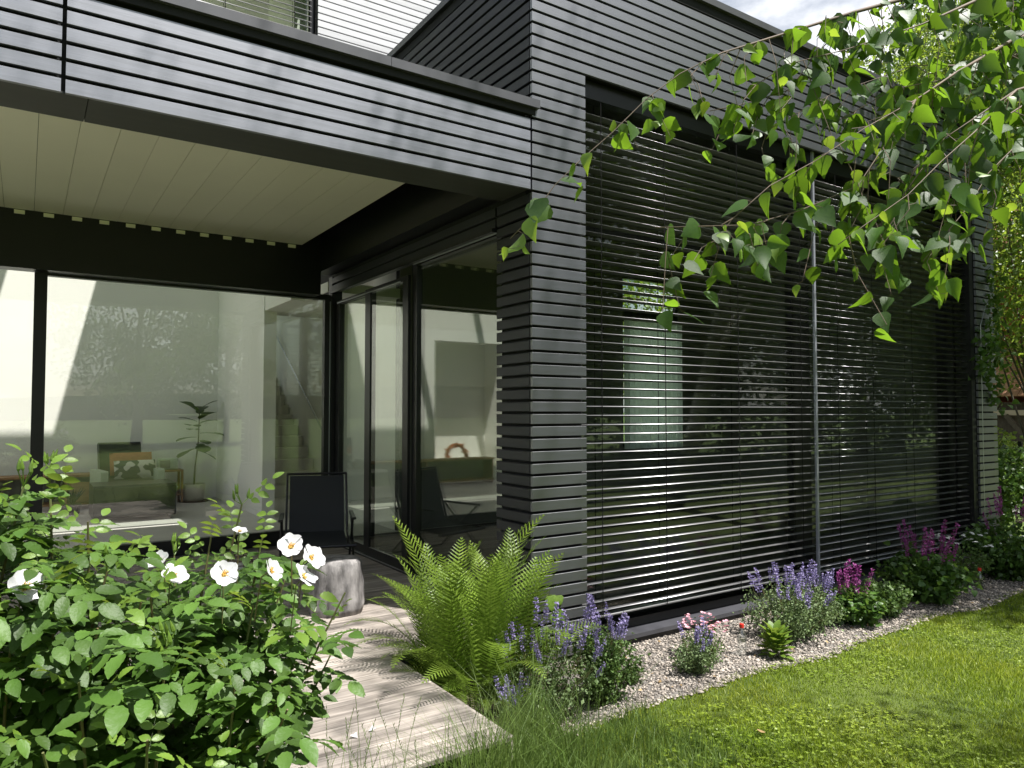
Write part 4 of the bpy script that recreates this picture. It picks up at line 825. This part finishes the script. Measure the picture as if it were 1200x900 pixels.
# ------------------------------------------------------------------ near birch reaching over the view
birch = thing('birch_tree', 'birch tree whose leafy branches hang into the view at the upper right', 'birch tree', (2.6, -6.6, 0.0))
mb = MB(); mb.tube([(2.6, -6.6, -.1), (2.62, -6.55, 1.5), (2.55, -6.5, 3.2), (2.6, -6.45, 5.2), (2.2, -6.1, 8.6), (1.3, -5.3, 12.6)], [.19, .16, .14, .11, .075, .02], 12); obj('trunk', mb, BARK, birch, smooth=True)
BR = {'A': [(2.55, -6.5, 3.3), (1.9, -4.6, 4.05), (0.822, -3.394, 3.678), (0.046, -3.356, 3.381), (-0.763, -3.236, 3.115), (-1.137, -3.168, 2.956), (-1.336, -3.095, 2.871), (-1.528, -3.027, 2.789), (-1.635, -2.979, 2.724), (-1.722, -2.945, 2.649), (-1.808, -2.911, 2.554), (-1.892, -2.879, 2.472), (-1.958, -2.86, 2.402), (-2.001, -2.83, 2.328), (-2.054, -2.807, 2.267)],
      'B': [(2.6, -6.5, 3.0), (1.6, -4.6, 3.7), (0.555, -3.456, 3.425), (-0.653, -3.37, 2.931), (-0.957, -3.348, 2.761), (-1.154, -3.337, 2.641), (-1.31, -3.292, 2.549), (-1.46, -3.252, 2.448), (-1.579, -3.209, 2.377), (-1.671, -3.172, 2.291), (-1.712, -3.144, 2.222)],
      'C': [(2.6, -6.52, 2.7), (1.4, -4.7, 3.35), (0.289, -3.518, 3.132), (-0.824, -3.437, 2.711), (-1.082, -3.444, 2.539), (-1.205, -3.423, 2.448), (-1.324, -3.403, 2.351), (-1.426, -3.359, 2.276), (-1.501, -3.333, 2.222)],
      'D': [(1.4, -4.7, 3.35), (0.4, -3.8, 3.05), (0.022, -3.581, 2.814), (-0.824, -3.437, 2.563), (-0.946, -3.415, 2.467), (-1.013, -3.394, 2.372), (-1.089, -3.368, 2.29), (-1.145, -3.343, 2.223)],
      'E': [(-1.137, -3.168, 2.956), (-1.234, -3.103, 2.827), (-1.292, -3.064, 2.734), (-1.409, -2.986, 2.691), (-1.477, -2.94, 2.675)],
      'F': [(-1.154, -3.337, 2.641), (-1.275, -3.316, 2.497), (-1.347, -3.292, 2.396), (-1.485, -3.223, 2.328), (-1.588, -3.155, 2.293), (-1.762, -3.014, 2.292)],
      'G': [(0.046, -3.356, 3.381), (-0.5, -3.3, 2.95), (-0.8, -3.25, 2.82), (-1.0, -3.2, 2.76), (-1.15, -3.12, 2.66)],
      'H': [(-0.653, -3.37, 2.931), (-0.75, -3.25, 2.72), (-0.85, -3.2, 2.58), (-0.98, -3.15, 2.47)],
      'I': [(-0.824, -3.437, 2.711), (-0.93, -3.3, 2.6), (-1.06, -3.25, 2.43), (-1.18, -3.22, 2.30)],
      'J': [(0.245, -3.369, 3.549), (-0.694, -3.343, 3.073), (-0.981, -3.272, 2.921), (-1.203, -3.183, 2.825), (-1.336, -3.095, 2.784), (-1.431, -3.031, 2.711)] ,
      'K': [(-0.078, -3.394, 3.193), (-0.526, -3.275, 2.924), (-0.796, -3.155, 2.9), (-1.01, -3.012, 2.81), (-1.181, -2.897, 2.694)] ,
      'L': [(-0.202, -3.431, 2.975), (-0.674, -3.357, 2.705), (-0.85, -3.299, 2.492), (-0.942, -3.298, 2.289)]}
r0 = {'A': .020, 'B': .018, 'C': .016, 'D': .012, 'E': .003, 'F': .003, 'G': .004, 'H': .003, 'I': .003, 'J': .012, 'K': .010, 'L': .008}
LF = []
rb = random.Random(11)
def leaf_at(p, small=1.0):
    d = Vector((rb.gauss(0, .5), rb.gauss(0, .5), -1.0 + rb.random() * .7)).normalized(); n_ = Vector((rb.gauss(-.3, .7), rb.gauss(-.5, .7), rb.gauss(.35, .5)))
    pet = Vector((rb.uniform(-1, 1), rb.uniform(-1, 1), rb.uniform(-.6, .3))).normalized() * .016; q = p + pet
    LF.append((tuple(q), tuple(d), tuple(n_), rb.choice((.040, .050, .058, .064, .070, .076)) * small, tuple(p)))
for key, P in BR.items():
    P = [Vector(p) for p in P]; n = len(P); mb = MB(); mb.tube(P, [max(.0012, r0[key] * (1 - i / (n - 1)) ** 3.2) for i in range(n)], 6); obj('branch', mb, TWIG, birch, smooth=True)
    for i in range(n - 1):
        L_ = (P[i + 1] - P[i]).length
        if max(P[i].x, P[i + 1].x) > 0.6: continue
        m = max(1, int(L_ / .041))
        for j in range(m):
            p = P[i].lerp(P[i + 1], (j + rb.random()) / m); thin = i > n * .45
            if proj(np.array(p))[0] < 700: 
                leaf_at(p, 1.1)
                if rb.random() < .5: leaf_at(p + Vector((rb.uniform(-.05, .03), rb.uniform(-.03, .03), -rb.uniform(.02, .10))), 1.0)
                continue
            leaf_at(p)
            if rb.random() < (.55 if p.x < -1.3 else .8):        # a hanging side twig
                tl = rb.uniform(.05, .22); e = p + Vector((rb.uniform(-.09, .05), rb.uniform(-.06, .06), -tl)); md = (p + e) / 2 + Vector((rb.uniform(-.03, .03), rb.uniform(-.03, .03), .02))
                mt = MB(); mt.tube([p, md, e], [.0014, .001, .0007], 4, False); obj('twig', mt, TWIG, birch)
                for f in (.35, .65, .85, 1.0):
                    if rb.random() < .85: leaf_at(p.lerp(md, min(1, f * 2)) if f < .5 else md.lerp(e, f * 2 - 1), rb.uniform(.75, 1.0))
                if rb.random() < .18:
                    mt = MB(); mt.tube([e, e + Vector((0, 0, -.010)), e + Vector((.001, 0, -.026)), e + Vector((.001, .001, -.034))], [.0008, .004, .004, .001], 6); obj('catkin', mt, BIRY, birch)
bsh = [(BLV, BLT), (BLV2, BLT2), (BLV3, BLT3)]
bms = [tri_mesh('leaf', v, t_, BIRL) for v, t_ in bsh]; bmy = [tri_mesh('leaf', v, t_, BIRY) for v, t_ in bsh]
lp = np.array([q[0] for q in LF]); u_, v_, t_ = proj(lp); vis = (u_ > -40) & (u_ < 1260) & (v_ > -60) & (v_ < 940)
order = np.argsort(np.where(vis, t_, t_ + 100)); first = order[:298]; others = order[298:]
pt = MB()
for i in first:
    p, d, n_, s_, b_ = LF[i]; k = rb.randrange(3); R = frames(np.array([d]), np.array([n_]))[0]; yg = s_ < .042 or (u_[i] < 720 and rb.random() < .5)
    inst('leaf', (bmy if yg else bms)[k], p, birch, Matrix((R * s_).tolist())); pt.tube([b_, p], .0006, 3, False)
for i in others: pt.tube([LF[i][4], LF[i][0]], .0006, 3, False)
kind(obj('petioles', pt, TWIG, birch), 'stuff')
print('birch leaves', len(LF), 'rose leaves', len(RL))
Vs = [scatter(BLV, BLT, np.array([LF[i][0] for i in others]), np.array([LF[i][1] for i in others]), np.array([LF[i][2] for i in others]), np.array([LF[i][3] for i in others]))] if len(others) else []
def crown_centers(c, r, n, lo=.45):
    d = rv(n); d /= np.linalg.norm(d, axis=1, keepdims=True); q = np.random.uniform(lo ** 3, 1, n) ** (1 / 3.)
    return np.array(c) + d * q[:, None] * np.array(r)
cc = np.concatenate([crown_centers((2.3, -5.9, 6.4), (2.1, 1.6, 2.3), 200), crown_centers((0.7, -4.9, 12.3), (3.6, 1.7, 2.4), 190, .2)]); Vs.append(leaf_cloud(cc, 30, .19, .068, .6))
if Vs:
    k0 = 0; A, B = [], []
    for V, T in Vs: A.append(V); B.append(T + k0); k0 += len(V)
    kind(tri_obj('crown', np.concatenate(A), np.concatenate(B), BIRL, birch), 'stuff')
for i in range(16):
    q = cc[i * 18]; z0 = (3.6 + .35 * i) if i < 11 else 8.6; mb = MB(); mb.tube([(2.58, -6.48, z0) if i < 11 else (2.2, -6.1, 8.6), ((2.58 + q[0]) / 2, (-6.48 + q[1]) / 2, (z0 + q[2]) / 2 + .25), tuple(q)], [.03, .018, .005], 6); obj('limb', mb, TWIG, birch)

# ------------------------------------------------------------------ other trees
def tree(name, label, cat, base, h, centers, per, spread, ls, m, droop=.3, r=.16, bark=DBARK, group=None, nl=10, up=.4):
    t = thing(name, label, cat, base, group); b = Vector(base); c = centers.mean(0)
    top = Vector((c[0], c[1], b.z + h * .86)); P = [b.lerp(top, f) + Vector((.06 * math.sin(5 * f + b.x), .06 * math.cos(4 * f + b.y), 0)) * (f > 0) for f in (0, .15, .35, .6, .8, 1)]
    mb = MB(); mb.tube(P, [r * 1.25, r, r * .85, r * .55, r * .3, .01], 10); obj('trunk', mb, bark, t, smooth=True)
    for i in range(nl):
        q = Vector(centers[random.randrange(len(centers))]); f = random.uniform(.25, .8); s_ = b.lerp(top, f); md = s_.lerp(q, .5) + Vector((0, 0, .06 * h)); mb = MB(); mb.tube([s_, md, q], [r * .35, r * .2, .008], 6); obj('limb', mb, bark, t)
    V, T = leaf_cloud(centers, per, spread, ls, droop, up); kind(tri_obj('crown', V, T, m, t), 'stuff'); return t
tree('birch_tree', 'slender birch right of the lawn shading the far end of the blinds', 'birch tree', (7.4, -5.2, 0), 9.4, crown_centers((7.3, -2.3, 6.9), (2.7, 2.2, 3.4), 400, .15), 90, .24, .10, BIRL, .6, .15, BARK)
# weeping birch beyond the house
def weeping(c, r, n, seed):
    rg = np.random.RandomState(seed); C = []
    for i in range(n):
        d = rg.normal(size=3); d /= np.linalg.norm(d); d[2] = abs(d[2]) * .9; s = np.array(c) + d * np.array(r) * rg.uniform(.55, 1.0); L_ = rg.uniform(.8, 3.0)
        for f in np.arange(0, L_, .16): C.append(s + np.array((rg.normal(0, .05), rg.normal(0, .05), -f)))
    return np.array(C)
wc = weeping((14.0, 2.4, 6.4), (4.8, 4.0, 5.6), 760, 3); wc = wc[wc[:, 2] > 1.9]
tree('weeping_birch', 'tall sunlit weeping birch behind the far corner of the house', 'birch tree', (16.2, 0.4, 0), 10, wc, 15, .15, .085, BGL, 1.2, .2, BARK)
sc_ = crown_centers((9.7, .6, 3.9), (1.1, 1.0, 1.7), 190, .2)
tree('garden_tree', 'leafy young tree standing close to the far column of the house', 'tree', (9.7, .6, 0), 4.4, sc_, 30, .17, .085, BGL, .5, .05)
t = herb('hedge_shrub', 'broad leafy shrub in front of the black railing', 'shrub', (9.6, 1.2), .9, 1.35, 70, SHRL, .075, 5200, lv=HTV, lt=HTT, shape=.4)
t = herb('sunlit_shrub', 'bright yellow green shrub behind the black railing', 'shrub', (13.6, 3.2), 1.3, 1.5, 70, BGL, .09, 5200, lv=HTV, lt=HTT, shape=.4)
# creeper on the far column
t = thing('creeper', 'thin climbing plant hanging on wires before the far black column', 'climber', (6.78, -0.06, 0.0))
mb = MB(); mb.tube([(6.74, -.05, 0), (6.72, -.06, 1.6), (6.70, -.07, 2.9), (6.80, -.09, 3.15), (7.0, -.07, 3.18)], .004, 5); obj('wire', mb, ALU, t)
V, T = leaf_cloud(np.array([(6.78 + random.gauss(0, .09), -.09, z) for z in np.linspace(2.25, 2.85, 16)] + [(7.05 + random.gauss(0, .06), -.08, z) for z in np.linspace(1.9, 3.6, 30)]), 7, .05, .075, .8, lv=HTV, lt=HTT); kind(tri_obj('foliage', V, T, SHRL, t), 'stuff')
# railing
t = thing('railing', 'black metal railing beyond the far corner of the house', 'fence', (11.6, 2.2, 0))
for i in range(20):
    p = Vector((11.1, .6, 0)).lerp(Vector((12.3, 4.2, 0)), i / 19); big = i in (4, 9, 14); mb = MB(); w_ = .03 if big else .009; mb.box(p.x - w_, p.x + w_, p.y - w_, p.y + w_, 0, 1.32 if big else 1.2); obj('post' if big else 'bar', mb, FRAME, t)
for z in (.15, 1.18):
    mb = MB(); mb.tube([(11.1, .6, z), (12.3, 4.2, z)], .012, 6); obj('rail', mb, FRAME, t)
# brick neighbour
t = thing('brick_house', 'red brick house with a tiled lean-to roof behind the trees', 'house', (20, 5, 0))
mb = MB(); mb.box(17.2, 24, -1, 10, 0, 5.6); obj('wall', mb, BRICK, t)
mb = MB(); mb.add([(16.9, -1.4, 5.55), (24.3, -1.4, 5.55), (24.3, 10.4, 5.55), (16.9, 10.4, 5.55), (20.6, -1.4, 8.6), (20.6, 10.4, 8.6)], [(0, 3, 5, 4), (1, 4, 5, 2), (0, 4, 1), (3, 2, 5), (0, 1, 2, 3)]); obj('roof', mb, TILE, t)
mb = MB()
for j in range(9):
    for i in range(40):
        y0 = -.5 + i * .25; f0, f1 = j / 9, (j + 1.15) / 9; xa, za = 17.15 - 1.7 * f0, 3.55 - 1.35 * f0; xb, zb = 17.15 - 1.7 * f1, 3.55 - 1.35 * f1
        mb.add([(xa, y0, za), (xa, y0 + .24, za), (xb, y0 + .24, zb + .03), (xb, y0, zb + .03), (xb, y0, zb), (xb, y0 + .24, zb)], [(0, 1, 2, 3), (3, 2, 5, 4)])
ro = obj('lean_to_roof', mb, TILE, t); kind(ro, 'stuff')
mb = MB(); mb.box(15.8, 17.19, 0, 9, 0, 2.05); obj('lean_to_wall', mb, DBARK, t)
mb = MB(); mb.bbox(15.6, 15.72, 0, 9, 1.75, 1.87, .01, 'y'); obj('timber_beam', mb, BEAMW, t)
mb = MB(); mb.tube([(15.6, 2.2, .3), (15.6, 3.3, 1.75)], .07, 4); obj('timber_brace', mb, DBARK, t)
o = sheet('paving', [(12.0, -1), (15.7, -1), (15.7, 9), (12.0, 9)], 0.0, PLAS)
# trees reflected in the glass, behind the camera
tree('garden_tree', 'broad leafy tree on the meadow behind the viewpoint', 'tree', (2.2, -33, 0), 12.5, crown_centers((2.4, -33, 7.4), (4.6, 4.4, 5.6), 300, .35), 44, .42, .22, WOODL, .6, .26, up=.6)
tree('garden_tree', 'second smaller tree on the meadow to the right of the broad one', 'tree', (7.2, -34, 0), 10.5, crown_centers((7.2, -34, 6.0), (3.2, 3.2, 4.6), 200, .35), 40, .40, .22, WOODL, .8, .16, up=.6)
WG = 'trees of the wood along the lawn, seen reflected in the blinds windows'
for i, (x, y, h, r) in enumerate(((9.5, -15.0, 9.5, 2.6), (13.5, -13.2, 11.5, 3.2), (18.5, -13.0, 12.5, 3.6), (24.5, -11.5, 12, 3.8), (13, -19, 13, 3.8), (20, -19, 14, 4.2), (30, -13, 13, 4.5), (38, -13, 14, 5.0))):
    tree('woodland_tree', ('slim dark tree at the near end of the wood, mirrored in the blinds window', 'dark round tree second in the front row of the mirrored wood', 'tall dark tree third in the front row of the mirrored wood', 'wide dark tree fourth in the front row of the mirrored wood', 'tall tree in the back row of the mirrored wood, nearest the lawn corner', 'tallest tree in the back row of the mirrored wood', 'broad dark tree fifth in the front row of the mirrored wood', 'broadest tree at the far end of the mirrored wood')[i], 'tree', (x, y, 0), h, crown_centers((x, y, h * .50), (r * 1.15, r, h * .52), 230, .2), 60, .40, .22, WOODL, .3, .2, group=WG, nl=6, up=.6)
tree('garden_tree', 'sunlit tree in the garden behind the house, seen through the inner window', 'tree', (11.5, 12.0, 0), 8.5, crown_centers((11.5, 12.0, 4.9), (3.4, 2.6, 3.4), 150, .3), 34, .35, .16, BGL)
# far hedge and hills behind the meadow
mb = MB(); mb.grid(lambda a, b: (-260 + 520 * a, -165 + 6 * math.sin(math.pi * b), -.2 + (3.2 + 1.3 * math.sin(31 * a) + .8 * math.sin(77 * a)) * math.sin(math.pi * b)), 160, 6); kind(obj('far_hedge', mb, HEDG), 'structure')
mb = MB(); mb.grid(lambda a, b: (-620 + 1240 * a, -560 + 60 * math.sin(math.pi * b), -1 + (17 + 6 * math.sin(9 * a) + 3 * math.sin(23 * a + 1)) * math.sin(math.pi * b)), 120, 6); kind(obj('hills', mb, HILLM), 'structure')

# bits of dry litter on the gravel and one leaf on the lawn
n = 150
LP = np.stack([np.random.uniform(-.3, 6.5, n), np.random.uniform(-.95, -.05, n), np.full(n, .026)], 1); dd = rv(n); dd[:, 2] *= .2; nn_ = rv(n) * .4; nn_[:, 2] += 1
V, T = scatter(HTV, HTT, LP, dd, nn_, np.random.uniform(.012, .032, n))
DRY = mat('dry_leaf', (0.22, 0.13, 0.05), (0.34, 0.24, 0.11), scale=20, rough=0.9, rnd=0.8, island=True)
o = tri_obj('leaf_litter', V, T, DRY); kind(o, 'stuff'); tag(o, 'small dry brown leaves scattered on the gravel strip', 'leaf litter')
o = inst('dry_leaf', tri_mesh('dry_leaf', BLV, BLT, DRY), (.42, -1.62, .045), None, Matrix.Rotation(.7, 4, 'Z') @ Matrix.Rotation(.25, 4, 'X') @ Matrix.Scale(.06, 4)); tag(o, 'single dry yellow brown leaf lying on the sunny lawn', 'leaf')
